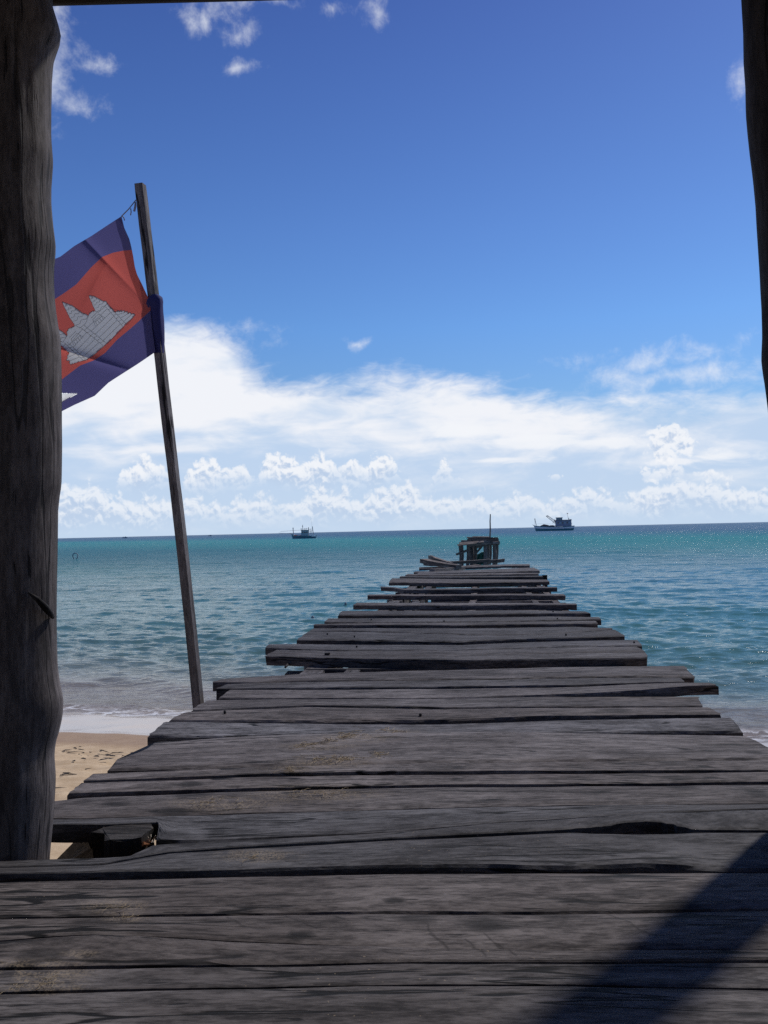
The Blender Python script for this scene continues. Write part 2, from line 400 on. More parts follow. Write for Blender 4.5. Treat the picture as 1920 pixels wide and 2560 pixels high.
    edge = t.math('SUBTRACT', 1.0, t.step(t.math('ABSOLUTE', t.math('SUBTRACT', t.math('ADD', q, t.math('MULTIPLY', t.math('SUBTRACT', t.noise(flat, .9, 3), .5), 1.6)), 0.35)), 0.0, 0.55))
    foam = t.math('MULTIPLY', lace, t.math('MAXIMUM', near, edge), clamp=True)
    # small caps further out
    cap = t.math('MULTIPLY', t.step(t.noise(t.vec('MULTIPLY', flat, (0.55, 1.9, 1)), 1.0, 5, 0.7), 0.70, 0.76), t.step(q, 25, 80))
    foam = t.math('MAXIMUM', foam, t.math('MULTIPLY', cap, 0.55))
    colf = t.mix(foam, col, (0.72, 0.73, 0.74))
    rad = t.vec('LENGTH', flat)
    far = t.step(rad, 40, 500)
    dif = t.new('ShaderNodeBsdfDiffuse'); t.put(dif.inputs['Color'], colf)
    gls = t.new('ShaderNodeBsdfGlossy'); t.put(gls.inputs['Color'], (1, 1, 1)); t.put(gls.inputs['Roughness'], t.math('MULTIPLY_ADD', far, 0.16, 0.05))
    fre = t.new('ShaderNodeFresnel'); fre.inputs['IOR'].default_value = 1.333
    b1 = t.noise(t.vec('MULTIPLY', flat, (3.4, 7.0, 1)), 1.0, 4, 0.6, 0.4)
    b2 = t.noise(t.vec('MULTIPLY', flat, (0.45, 1.1, 1)), 1.0, 5, 0.65, 0.3)
    nrm = t.bump(b1, t.math('MULTIPLY', t.step(q, -0.3, 1.8), 0.55), 0.05)
    nrm = t.bump(b2, t.math('MULTIPLY', t.step(t.vec('LENGTH', flat), 20, 110), 1.0), 0.55, nrm)
    for nd in (dif, gls, fre): t.put(nd.inputs['Normal'], nrm)
    ws = t.new('ShaderNodeMixShader'); k = t.math('SUBTRACT', 0.74, t.math('MULTIPLY', t.step(rad, 20, 170), 0.50))
    t.put(ws.inputs[0], t.math('MULTIPLY', t.math('MULTIPLY', fre.outputs[0], k), t.math('SUBTRACT', 1.0, t.math('MULTIPLY', foam, .8)))); t.l.new(dif.outputs[0], ws.inputs[1]); t.l.new(gls.outputs[0], ws.inputs[2])
    t.n.remove(p)
    # the thin edge of the water lets the sand through
    tr = t.new('ShaderNodeBsdfTransparent'); mx = t.new('ShaderNodeMixShader')
    thin = t.math('MAXIMUM', t.step(q, -0.2, 2.6), foam)
    t.put(mx.inputs[0], t.math('MULTIPLY_ADD', thin, 0.72, 0.28)); t.l.new(tr.outputs[0], mx.inputs[1]); t.l.new(ws.outputs[0], mx.inputs[2]); t.l.new(mx.outputs[0], out.inputs[0])
    me.materials.append(m)
    o = bpy.data.objects.new('sea', me); C.objects.link(o); tag(o, kind='structure')
build_sea()

# ------------------------------------------------------------------ pier
def Ax(*p): return [(600 + x / 3, 1380 + y / 3) for x, y in p]
def Bx(*p): return [(1100 + x / 3, 1380 + y / 3) for x, y in p]

def resample(pts, ts):
    d = [0.0]
    for a, b in zip(pts, pts[1:]): d.append(d[-1] + (b - a).length)
    d = np.array(d) / d[-1]
    a = np.array([tuple(p) for p in pts])
    return np.stack([np.interp(ts, d, a[:, k]) for k in range(3)], -1)

def add_plank(mb, front, back, lend=None, rend=None, thick=0.05, rise=None, z=ZD, rag=0.012, seed=0, wob=0.0025, dz=None):
    rs = random.Random(seed * 13 + 5)
    def lift(pts):
        out = []
        n = len(pts)
        for k, (px, py) in enumerate(pts):
            zz = z
            if rise: zz = z + np.interp(px, [a for a, _ in rise], [b for _, b in rise])
            out.append(on(px, py, zz))
        return out
    fp, bp = lift(front), lift(back)
    L = (fp[-1] - fp[0]).length
    nc = int(max(24, min(150, L / 0.022)))
    ts = np.linspace(0, 1, nc)
    fr, bk = resample(fp, ts), resample(bp, ts)
    rows = np.array([0, .03, .10, .28, .5, .72, .90, .97, 1.0])
    drop = np.array([-.010, -.003, 0, 0, 0, 0, 0, -.003, -.010])
    G = bk[:, None, :] * (1 - rows)[None, :, None] + fr[:, None, :] * rows[None, :, None]
    def ends(poly, first):
        pe = lift(poly); pr = resample(pe, rows)
        base = G[0] if first else G[-1]
        delta = pr - base
        w = np.clip(1 - (ts if first else 1 - ts) / 0.14, 0, 1)
        return delta[None] * w[:, None, None]
    add = np.zeros_like(G)
    if lend: add += ends(lend, True)
    if rend: add += ends(rend, False)
    G = G + add
    for side in (0, 1):                       # ragged end grain
        jag = np.array([mnoise.noise(Vector((k * 1.7, seed * 3.1 + side * 9, 0))) * rag + rs.uniform(-rag, rag) * .4 for k in range(len(rows))])
        w = np.clip(1 - (ts if side == 0 else 1 - ts) / 0.03, 0, 1)
        G[:, :, 0] += w[:, None] * jag[None]
    G[:, :, 2] += drop[None]
    cup = rs.uniform(-.005, .005); 
    if dz is None: dz = rs.uniform(-.004, .004)
    bow = rs.uniform(-.006, .006)
    for i in range(nc):
        x = G[i, 0, 0]
        e1 = mnoise.fractal(Vector((x * 5, seed * 1.3, 1)), 1, 2, 4) * wob; e2 = mnoise.fractal(Vector((x * 5, seed * 1.3, 7)), 1, 2, 4) * wob
        G[i, :, 1] += e1 * (1 - rows) + e2 * rows
        for j in range(len(rows)):
            G[i, j, 2] += dz + cup * (1 - (2 * rows[j] - 1) ** 2) + bow * math.sin(3.1 * ts[i]) + 0.0022 * mnoise.noise(Vector((x * 3, G[i, j, 1] * 18, seed)))
        # worn top edge
        G[i, 0, 2] += -abs(mnoise.noise(Vector((x * 6, seed, 3)))) * .010; G[i, -1, 2] += -abs(mnoise.noise(Vector((x * 6, seed, 5)))) * .010
    m = len(rows) + 2; b = len(mb.v); width = np.linalg.norm(fr[nc // 2] - bk[nc // 2])
    vv = np.concatenate([rows * width, [width + thick, -thick]])
    xs = np.linspace(0, L, nc)
    for i in range(nc):
        for j in range(len(rows)): mb.v.append(Vector(G[i, j]))
        th = thick * (1 + .06 * mnoise.noise(Vector((G[i, 0, 0] * 3, seed, 11))))
        pf, pb = G[i, -1], G[i, 0]
        mb.v.append(Vector((pf[0], pf[1] - .002, pf[2] - th))); mb.v.append(Vector((pb[0], pb[1] + .002, pb[2] - th)))
    for i in range(nc - 1):
        for j in range(m):
            j2 = (j + 1) % m
            v0, v1 = vv[j], (vv[j2] if j2 else vv[j] + thick)
            if j == m - 1: v0, v1 = -thick, 0
            if j == m - 2: v0, v1 = width + thick, 2 * width + thick
            mb.face((b + i * m + j, b + (i + 1) * m + j, b + (i + 1) * m + j2, b + i * m + j2),
                    [(xs[i], v0), (xs[i + 1], v0), (xs[i + 1], v1), (xs[i], v1)])
    for i in (0, nc - 1):
        q = [b + i * m + j for j in range(m)]
        mb.face(q if i else q[::-1], [(xs[i] + .01 * math.sin(j), vv[j]) for j in (range(m) if i else range(m - 1, -1, -1))])

pier = empty('pier', (0, 0, ZD))
tag(pier, 'long broken grey plank pier running out over the sea from the camera', 'pier')
def wparent(o, par):
    o.parent = par; o.matrix_parent_inverse = Matrix.Translation(-Vector(par.location)) if par.rotation_euler.z == 0 else par.matrix_basis.inverted()
    return o
def plank(label, *strips, **kw):
    mb = MB()
    for k, s in enumerate(strips):
        s = dict(s); s.update(kw); add_plank(mb, seed=len(pier.children) * 7 + k, **s)
    o = mb.build('plank', M['deck'], smooth=False)
    wparent(o, pier)
    for p_ in o.data.polygons: p_.use_smooth = True
    o.data.set_sharp_from_angle(angle=R(32))
    if label: o['label'] = label
    es = o.data
    return o

# far to near -------------------------------------------------------------
plank(None, dict(front=Ax((1342, 127), (1500, 124)) + Bx((153, 121), (300, 116), (480, 108), (675, 106)), back=Ax((1346, 118), (1500, 115)) + Bx((153, 110), (300, 105), (480, 98), (668, 95)), dz=0.02))
plank(None, dict(front=Ax((1303, 152), (1500, 152)) + Bx((200, 146), (500, 136), (728, 128)), back=Ax((1316, 144), (1500, 142)) + Bx((200, 134), (500, 122), (700, 115))))
plank(None, dict(front=Ax((1330, 163)) + Bx((200, 156), (500, 149), (748, 140)), back=Ax((1340, 155)) + Bx((200, 149), (500, 140), (735, 131))))
plank(None, dict(front=Ax((1240, 172), (1500, 174)) + Bx((200, 172), (500, 165), (738, 163)), back=Ax((1262, 163), (1500, 165)) + Bx((200, 161), (500, 155), (738, 155))))
plank(None, dict(front=Ax((1197, 188), (1450, 190)) + Bx((159, 190), (500, 186), (772, 184)), back=Ax((1206, 181), (1450, 181)) + Bx((159, 182), (500, 179), (765, 177))))
plank(None, dict(front=Ax((1117, 228), (1400, 230), (1659, 232)) + Bx((400, 228), (820, 222)), back=Ax((1145, 196), (1400, 200), (1659, 204)) + Bx((400, 206), (800, 208))))
plank('plank with a kinked dipping left end', dict(front=Ax((1053, 264), (1150, 269), (1230, 281), (1400, 281), (1659, 278)) + Bx((400, 270), (878, 268)), back=Ax((1056, 256), (1150, 261), (1235, 272), (1400, 272), (1659, 269)) + Bx((400, 262), (872, 260))))
plank(None, dict(front=Ax((955, 325), (1300, 326), (1659, 325)) + Bx((500, 320), (940, 325)), back=Ax((968, 315), (1300, 316), (1659, 315)) + Bx((500, 310), (925, 312))))
plank(None, dict(front=Ax((850, 397), (1200, 397), (1659, 395)) + Bx((500, 393), (1030, 397)), back=Ax((885, 379), (1200, 379), (1659, 378)) + Bx((500, 377), (1010, 386))))
plank(None, dict(front=Ax((740, 472), (1200, 472), (1659, 470)) + Bx((600, 460), (1125, 460)), back=Ax((770, 440), (1200, 440), (1659, 440)) + Bx((600, 436), (1090, 445))))
plank(None, dict(front=Ax((632, 526), (900, 527), (1530, 525)) + Bx((300, 522), (800, 512), (1150, 506), (1207, 506)), back=Ax((665, 498), (900, 497), (1530, 494)) + Bx((300, 490), (800, 483), (1190, 488))))
plank(None, dict(front=Ax((550, 546), (1000, 545), (1659, 548)) + Bx((600, 540), (1130, 533), (1182, 531)), back=Ax((570, 536), (900, 533), (1530, 529)) + Bx((300, 526), (800, 518), (1160, 512))))
plank(None, dict(front=Ax((525, 590), (900, 591), (1400, 604), (1659, 612)) + Bx((400, 616), (760, 616), (1000, 600), (1293, 578)), back=Ax((555, 571), (1200, 568), (1659, 566)) + Bx((600, 562), (1000, 556), (1290, 569))),
      dict(front=Ax((428, 655), (900, 655), (1300, 660), (1659, 664)) + Bx((300, 656), (700, 645), (1000, 637), (1385, 626)), back=Ax((522, 593), (900, 594), (1400, 607), (1659, 615)) + Bx((400, 618.5), (760, 618), (1000, 602), (1300, 580))))
plank(None, dict(front=Ax((188, 717), (600, 729), (1100, 735), (1659, 729)) + Bx((300, 722), (600, 714), (1000, 703), (1515, 697)), back=Ax((220, 689), (430, 686), (900, 690), (1659, 690)) + Bx((300, 684), (600, 672), (1000, 662), (1470, 655))))
plank('plank with a rounded right end', dict(front=Ax((222, 760), (600, 775), (1100, 783), (1659, 779)) + Bx((500, 768), (1000, 757), (1535, 748)), back=Ax((290, 733), (700, 741), (1100, 741), (1659, 735)) + Bx((500, 726), (1000, 712), (1470, 708))),
      dict(front=Ax((187, 785), (600, 796), (1100, 806), (1659, 813)) + Bx((600, 808), (1000, 801), (1300, 797), (1555, 790)), back=Ax((220, 762), (600, 777.5), (1100, 785.5), (1659, 781.5)) + Bx((500, 770.5), (1000, 759.5), (1537, 751))), thick=0.06)
plank(None, dict(front=[(532, 1706), (650, 1706), (763, 1701), (1100, 1697.5), (1277, 1696), (1367, 1692), (1600, 1691), (1735, 1693)],
                 back=[(560, 1698), (740, 1685), (887, 1679), (1153, 1672), (1367, 1667), (1600, 1664), (1707, 1664)]))
plank(None, dict(front=[(541, 1721), (800, 1719.5), (1100, 1717.5), (1367, 1713), (1500, 1710.5), (1630, 1705), (1712, 1703)],
                 back=[(570, 1708), (763, 1704), (1100, 1701), (1277, 1699.5), (1367, 1696), (1600, 1693), (1697, 1693)]), thick=0.07)
plank('twisted plank with its right end raised', dict(front=[(546, 1744), (800, 1744), (1100, 1743), (1367, 1735), (1487, 1730), (1600, 1723), (1717, 1714), (1793, 1712)],
                 back=[(577, 1723), (800, 1722), (1100, 1720), (1367, 1716.5), (1500, 1713), (1630, 1707.5), (1700, 1705), (1770, 1706)]), thick=0.045, rise=[(1100, 0), (1367, .012), (1600, .04), (1793, .055)], wob=0.001, dz=0.0)
plank(None, dict(front=[(479, 1774.5), (769, 1763), (1111, 1769), (1383, 1766), (1755, 1764)],
                 back=[(520, 1749), (700, 1747.5), (1100, 1747), (1367, 1741), (1600, 1740), (1745, 1740)], lend=[(520, 1749), (505, 1757), (479, 1774.5)]))
plank(None, dict(front=[(425, 1797), (630, 1798), (823, 1799), (1100, 1798), (1367, 1787), (1600, 1785), (1804, 1784)],
                 back=[(478, 1776), (769, 1764.5), (1111, 1770.5), (1383, 1767.5), (1768, 1766)], lend=[(478, 1776), (455, 1782), (425, 1797)]))
plank(None, dict(front=[(371, 1836), (500, 1837), (620, 1836.5), (900, 1829), (1305, 1826), (1367, 1827), (1567, 1825), (1854, 1825)],
                 back=[(417, 1801), (630, 1803), (900, 1806), (1100, 1806), (1367, 1797), (1600, 1793), (1824, 1790)]), thick=0.045)
plank('widest plank with a stepped broken left end', dict(front=[(271, 1922), (367, 1920), (653, 1915), (823, 1910), (1100, 1905.5), (1367, 1903), (1600, 1901), (1920, 1897), (1990, 1896)],
                 back=[(390, 1853), (467, 1849), (620, 1839), (900, 1831.5), (1305, 1829), (1420, 1831), (1600, 1835), (1854, 1838)],
                 lend=[(390, 1853), (362, 1883), (337, 1884.5), (312, 1889), (292, 1902), (271, 1922)], rend=[(1854, 1838), (1920, 1866), (1990, 1896)]))
plank(None, dict(front=[(211, 1952.5), (433, 1945), (653, 1936), (900, 1931), (1300, 1929), (1990, 1926)], back=[(233, 1935), (333, 1931), (653, 1919), (823, 1913.5), (1100, 1909), (1367, 1906), (1600, 1904), (1920, 1900), (1990, 1899)]),
      dict(front=[(167, 1982), (267, 1978), (653, 1966), (1100, 1956), (1367, 1955.5), (1600, 1954.5), (1920, 1952), (2010, 1950)],
                 back=[(209, 1954), (433, 1946), (653, 1937), (900, 1932), (1300, 1930), (1990, 1927)]))
plank(None, dict(front=[(40, 2043), (200, 2042), (360, 2037.5), (653, 2027), (1100, 2014), (1444, 2008), (1920, 2004.5), (2040, 2003)],
                 back=[(60, 2012), (130, 1998), (200, 1989), (333, 1983), (653, 1970), (1100, 1961), (1367, 1959.5), (1600, 1958.5), (1920, 1956), (2020, 1955)]))
plank('plank with its left end broken away', dict(front=[(40, 2062), (127, 2059), (260, 2060), (340, 2056), (398, 2053), (394, 2075), (389, 2097.5), (470, 2098), (579, 2095), (960, 2079), (1220, 2056), (1365, 2047), (1600, 2031), (1920, 2018.5), (2050, 2015)],
                 back=[(40, 2046), (200, 2044), (300, 2041.5), (340, 2040), (360, 2039), (375, 2038.5), (390, 2038), (470, 2035), (653, 2029.5), (1100, 2017), (1220, 2014), (1444, 2011), (1600, 2009.5), (1920, 2007.5), (2040, 2006)]), wob=.001)
plank('plank with a long dark rotten hole near its right', dict(front=[(-200, 2172), (0, 2168), (253, 2161), (420, 2130), (700, 2112), (1000, 2096), (1425, 2075), (1445, 2071.5), (1470, 2071), (1500, 2066), (1520, 2066.5), (1545, 2060), (1575, 2056.5), (1600, 2056), (1612, 2052), (1620, 2054.5), (1650, 2055), (1672, 2061), (1683, 2060), (1692, 2067), (1710, 2069), (1727, 2074), (1760, 2075.5), (1920, 2076), (2055, 2076)],
                 back=[(-200, 2158), (0, 2153), (116, 2148), (253, 2145), (324, 2142), (352, 2128), (380, 2114), (420, 2111), (579, 2104), (960, 2085), (1220, 2060), (1365, 2051), (1600, 2034), (1920, 2021.5), (2050, 2018)], wob=.001),
      dict(front=[(-200, 2188), (0, 2184), (289, 2178), (579, 2174), (960, 2161), (1250, 2159), (1319, 2163), (1450, 2164), (1596, 2158), (1712, 2163), (1770, 2169), (1920, 2171), (2060, 2173)],
                 back=[(-200, 2173), (0, 2169), (253, 2162), (420, 2131), (700, 2113), (1000, 2097), (1432, 2077), (1480, 2080), (1600, 2081), (1700, 2080), (1740, 2077.5), (1920, 2077.5), (2055, 2077.5)]), dz=0.0)
plank(None, dict(front=[(-260, 2300), (0, 2292), (579, 2281), (960, 2275), (1300, 2277.5), (1695, 2273), (1920, 2270), (2100, 2268)],
                 back=[(-200, 2207), (0, 2201), (289, 2193), (579, 2187), (960, 2178), (1307, 2177), (1596, 2177), (1920, 2177), (2060, 2176)]),
      dict(front=[(-260, 2424), (0, 2417), (463, 2411), (700, 2411), (960, 2404), (1423, 2402), (1700, 2400), (1920, 2397), (2100, 2394)],
                 back=[(-260, 2353), (0, 2350), (120, 2340), (232, 2333), (330, 2335), (416, 2340), (500, 2345), (579, 2351), (760, 2357), (960, 2364), (1150, 2369), (1423, 2373), (1920, 2372), (2100, 2370)]),
      dict(front=[(-260, 2352), (0, 2349), (120, 2339), (232, 2332), (330, 2334), (416, 2338.5), (500, 2343.5), (579, 2349.5), (760, 2355.8), (960, 2363), (1150, 2368.2), (1423, 2372.3), (1920, 2371.5), (2100, 2369.5)],
                 back=[(-260, 2301), (0, 2293), (579, 2282), (960, 2276.5), (1300, 2279), (1695, 2274), (1920, 2271), (2100, 2269)]), dz=0.0)
plank(None, dict(front=[(-300, 2495), (0, 2480), (400, 2472), (960, 2463), (1423, 2462), (1920, 2470), (2120, 2470)],
                 back=[(-260, 2431), (0, 2422), (463, 2417), (700, 2416), (960, 2409), (1423, 2407), (1920, 2404), (2110, 2402)]),
      dict(front=[(-360, 2680), (0, 2676), (960, 2664), (1920, 2655), (2200, 2650)],
                 back=[(-300, 2496.5), (0, 2481), (400, 2473), (960, 2464), (1423, 2463), (1920, 2471), (2120, 2471)]), dz=0.0)

# timbers under the deck
def part(mb, name, mat, par, smooth=False, label=None):
    o = mb.build(name, mat, smooth=smooth); wparent(o, par)
    if label: o['label'] = label
    return o
for (x, w, y1) in ((-1.26, .15, 20.5), (-.96, .10, 19.0), (-.15, .09, 21.0), (.70, .085, 20.5), (.97, .085, 21.0)):
    mb = MB(); yy = 3.6 if x < -.5 else -1.0
    while yy < y1:
        L = min(random.uniform(3.5, 5.0), y1 - yy)
        mb.bar((x + random.uniform(-.02, .02), yy, ZD - .125), (x + random.uniform(-.02, .02), yy + L - .02, ZD - .125), w, .12, jit=.004)
        yy += L
    part(mb, 'stringer', M['deck'], pier)
for y in (1.75, 4.0, 6.95, 10.6, 13.2, 15.9, 19.2):
    mb = MB(); mb.bar((-1.62, y, ZD - .27), (1.22, y + .02, ZD - .27), .13, .15, jit=.01)
    part(mb, 'crossbeam', M['deck'], pier)
    for x in (-1.42, -.15, 1.05):
        q = shore_q(x, y); zb = float(beach_z(q)) - .3
        mb = MB(); n = 9
        mb.tube([(x + .03 * mnoise.noise(Vector((x, y, k))), y + .14, ZD - .13 + (zb - ZD + .13) * k / (n - 1)) for k in range(n)], [.075 + .006 * mnoise.noise(Vector((k, x, y))) for k in range(n)], 12, wob=.15)
        part(mb, 'pile', M['log'], pier, True)
for (x0, x1, px, py, h, dy) in ((-1.32, 1.0, 1153, 1652, .22, .06), (-.86, 1.02, 1153, 1516, .26, .05), (-.80, 1.02, 1153, 1493, .26, .05), (-.78, .98, 1153, 1477, .24, .06), (-.9, 1.0, 1153, 1462, .24, .08)):
    yy = on(px, py).y + dy; mb = MB(); mb.bar((x0, yy, ZD - .065 - h / 2), (x1, yy + .01, ZD - .065 - h / 2), .05, h, jit=.006); part(mb, 'crossbeam', M['deck'], pier)
for (p0, p1, py) in (((968, 1010), None, 1500), ((1017, 1043), None, 1500), ((1030, 1040), None, 1466), ((1060, 1068), None, 1466), ((1078, 1086), None, 1466), ((977, 1007), None, 1524), ((1166, 1182), None, 1504), ((1160, 1180), None, 1524)):
    c0, c1 = on(p0[0], py), on(p0[1], py); mb = MB(); mb.box(((c0.x + c1.x) / 2, c0.y + .10, ZD - .34), (abs(c1.x - c0.x), .03, .50), jit=.008); part(mb, 'strut_board', M['under'], pier)
# post head showing in the wide gap
a = on(813, 1672, ZD - .10)
mb = MB(); mb.box((a.x, a.y + .06, ZD - .2), (.12, .12, .30)); part(mb, 'post_head', M['under'], pier)
mb = MB(); mb.tube([(a.x + .01, a.y + .04, ZD - .06), (a.x + .012, a.y + .04, ZD + .005)], .012, 8); mb.tube([(a.x + .012, a.y + .04, ZD + .005), (a.x + .012, a.y + .04, ZD + .018)], .022, 8); part(mb, 'bolt', M['darklog'], pier)
# block at the right end of the far planks
b_ = on(1362, 1443, ZD - .02); mb = MB(); mb.box((b_.x, b_.y, ZD - .10), (.09, .10, .24)); part(mb, 'post_head', M['darklog'], pier)

# broken bits in the notch beside the big post
def E(*p): return [(x * .25316, 2000 + y * .25316) for x, y in p]
top = [on(px, py, ZD - .012) for px, py in E((900, 332), (960, 318), (1010, 290), (1035, 250), (1130, 232), (1220, 226), (1330, 228), (1410, 236), (1490, 250), (1515, 268), (1490, 300), (1440, 345), (1395, 382), (1310, 388), (1240, 398), (1160, 408), (1090, 412), (1030, 398), (1036, 360), (1030, 334))]
mb = MB(); mb.prism([(p.x, p.y, p.z + random.uniform(-.008, .008)) for p in top], ZD - .16, ZD - .012)
low = [on(px, py, ZD - .06) for px, py in E((1110, 450), (1180, 425), (1300, 402), (1400, 385), (1470, 400), (1440, 440), (1380, 470), (1330, 520), (1280, 560), (1240, 500), (1200, 490), (1170, 500))]
mb.prism([(p.x, p.y, p.z + random.uniform(-.01, .01)) for p in low], ZD - .26, ZD - .06)
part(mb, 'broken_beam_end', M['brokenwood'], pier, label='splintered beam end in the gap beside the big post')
mb = MB(); l0 = on(60, 2072, ZD - .06); l1 = on(186, 2070, ZD - .06)
mb.bar((l0.x, l0.y + .05, ZD - .085), (l1.x, l1.y + .05, ZD - .085), .10, .05, jit=.005); part(mb, 'crossbeam', M['darklog'], pier)
mb = MB()
A0 = [on(px, py, zz) for (px, py), zz in zip(E((545, 600), (775, 368), (862, 388), (960, 425), (1000, 455), (720, 610)), (1.42, 1.62, 1.64, 1.62, 1.60, 1.40))]
b0 = len(mb.v)
for p in A0: mb.v.append(p)
for p in A0: mb.v.append(p + Vector((0.005, .012, -.035)))
n = len(A0)
mb.face(range(b0, b0 + n), [(k * .03, (k % 2) * .1) for k in range(n)]); mb.face(range(b0 + 2 * n - 1, b0 + n - 1, -1), [(k * .03, (k % 2) * .1) for k in range(n)])
for k in range(n):
    k2 = (k + 1) % n; mb.face((b0 + k, b0 + n + k, b0 + n + k2, b0 + k2), [(0, 0), (.03, 0), (.03, .03), (0, .03)])
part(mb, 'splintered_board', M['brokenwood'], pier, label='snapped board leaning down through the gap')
mb = MB(); s0 = on(352, 2116, ZD - .05); s1 = on(366, 2106, ZD - .02)
mb.bar(s0, s1, .016, .012, jit=.003); part(mb, 'splinter', plain('orange_splinter', (.42, .17, .07)), pier, label='small orange splinter')
mb = MB()
for k in range(7):
    p0 = on(366 + k * 3, 2112 - k * 2, ZD - .03); p1 = on(372 + k * 3 + random.uniform(-4, 6), 2092 + random.uniform(-6, 16), ZD - .01)
    mb.tube([p0, (p0 + p1) / 2 + Vector((.006, 0, .008)), p1], .0012, 4)
part(mb, 'fibre', plain('pale_fibre', (.3, .25, .18)), pier)
# bent wire hanging off the deck's edge in the wide gap
mb = MB(); w0 = [on(px, py, ZD - .05) for px, py in Ax((395, 826), (375, 828), (360, 838), (352, 852), (340, 864))]
mb.tube(w0, .009, 6); part(mb, 'nail', M['darklog'], pier)
# nail heads
def nails(pts):
    for px, py in pts:
        mb = MB(); c = on(px, py, ZD + .004)
        mb.tube([c + Vector((0, 0, -.01)), c + Vector((0, 0, .006)), c + Vector((0, 0, .012))], [.005, .008, .004], 8)
        part(mb, 'nail', M['darklog'], pier, True)
nails(Ax((985, 510), (1530, 520), (858, 635), (875, 712), (655, 617)) + Bx((848, 449), (880, 502), (945, 622), (1069, 553), (1456, 680)) + [(562, 1782), (1051, 1789), (1541, 1719)])

# dried fibres blown onto the deck
TANGLES = [([(752, 1870), (841, 1846), (904, 1829)], 46, 9), ([(769, 1899), (841, 1901), (894, 1892), (966, 1882)], 52, 8), ([(701, 1925), (735, 1923)], 12, 6), ([(716, 1988), (770, 1982), (817, 1981)], 16, 6), ([(841, 1973), (855, 1988)], 8, 6), ([(960, 1826), (1000, 1826)], 12, 4),
           ([(480, 2010), (518, 2005), (566, 1993), (600, 2010)], 18, 6), ([(619, 2147), (653, 2135)], 9, 5), ([(272, 2264), (300, 2270)], 8, 5), ([(296, 2298), (316, 2292)], 8, 4), ([(80, 2440), (110, 2450), (140, 2438)], 16, 9), ([(96, 2466), (124, 2462)], 12, 5), ([(20, 2480), (60, 2452)], 8, 6)]
mb = MB(); rs = random.Random(11)
for path, num, sp in TANGLES:
    for _ in range(num):
        f = rs.random() * (len(path) - 1); k = min(int(f), len(path) - 2); f -= k
        px = path[k][0] + (path[k + 1][0] - path[k][0]) * f + rs.gauss(0, sp * 1.2); py = path[k][1] + (path[k + 1][1] - path[k][1]) * f + rs.gauss(0, sp * .45)
        p = on(px, py, ZD + .006); ds = min(1.0, (p.y / 4.6) ** 1.2); a = rs.uniform(-.7, .7) + (math.pi if rs.random() < .5 else 0); ps = [p.copy()]
        turn = rs.gauss(0, .35)
        for j in range(rs.randint(5, 11)):
            turn += rs.gauss(0, .28); a += turn * .6
            p = p + Vector((math.cos(a), math.sin(a), 0)) * .010 * ds; q_ = p.copy(); q_.z = ZD + .005 + .004 * ds * abs(math.sin(j * 1.3 + turn)); ps.append(q_)
        mb.tube(ps, rs.uniform(.0008, .0016) * ds, 4)
o = mb.build('dried_fibres', plain('dry_fibre', (.34, .26, .16), .9, var=.25)); tag(o, 'tan wisps of dried fibre scattered over the deck planks', 'fibres', kind='stuff')

# ------------------------------------------------------------------ loose planks at the broken end
def loose(label, p0, p1, w, h, mat='far', tilt=0):
    mb = MB(); c = (p0 + p1) / 2; d = p1 - p0
    q = d.to_track_quat('X', 'Z').to_matrix() @ Matrix.Rotation(tilt, 3, 'X')
    n = 7; L = d.length; b = len(mb.v); ws = []
    for i in range(n):
        s = -L / 2 + L * i / (n - 1)
        ww = w * (1 + .12 * mnoise.noise(Vector((i * .9, L, 2)))); sag = .012 * math.sin(i / (n - 1) * math.pi)
        for (yy, zz) in ((-ww / 2, h / 2), (ww / 2, h / 2), (ww / 2, -h / 2), (-ww / 2, -h / 2)):
            mb.v.append(q @ Vector((s + random.uniform(-.01, .01) * (i in (0, n - 1)), yy, zz - sag)))
    for i in range(n - 1):
        for k in range(4):
            k2 = (k + 1) % 4
            mb.face((b + i * 4 + k, b + (i + 1) * 4 + k, b + (i + 1) * 4 + k2, b + i * 4 + k2), [(i * .3, k * w), (i * .3 + .3, k * w), (i * .3 + .3, k * w + w), (i * .3, k * w + w)])
    mb.face([b + k for k in (3, 2, 1, 0)]); mb.face([b + (n - 1) * 4 + k for k in range(4)])
    o = mb.build('loose_plank', M[mat]); o.location = c
    tag(o, label, 'plank', 'loose planks lying on the broken far end of the pier')
yE = 21.2
def far(px, py, y=yE):
    d = ray(px, py); return CAM + d * (y / d.y)
loose('dark loose plank slanting down from the upper left at the pier end', far(*Ax((1375, 66))[0], y=21.6), far(*Ax((1640, 112))[0], y=20.6), .20, .10)
loose('thin bent stick resting highest on the heap of loose planks', far(*Ax((1425, 38))[0], y=22.4), far(*Ax((1590, 92))[0], y=21.4), .10, .09)
loose('short stub plank under the slanting loose plank, at the pier end left', far(*Ax((1376, 90))[0], y=22.0), far(*Ax((1500, 93))[0], y=22.0), .16, .07)
loose('pale sunlit plank lying level in front of the ruined platform', far(*Bx((60, 80))[0], y=23.0), far(*Bx((372, 62))[0], y=23.0), .30, .07, 'under')
loose('short dark plank sticking out right of the ruined platform', far(*Bx((350, 70))[0], y=23.6), far(*Bx((484, 62))[0], y=23.6), .18, .09)
loose('long loose plank crossing the deck planks at the pier end diagonally', far(*Bx((-60, 140))[0], y=19.6), far(*Bx((290, 106))[0], y=21.9), .14, .08)

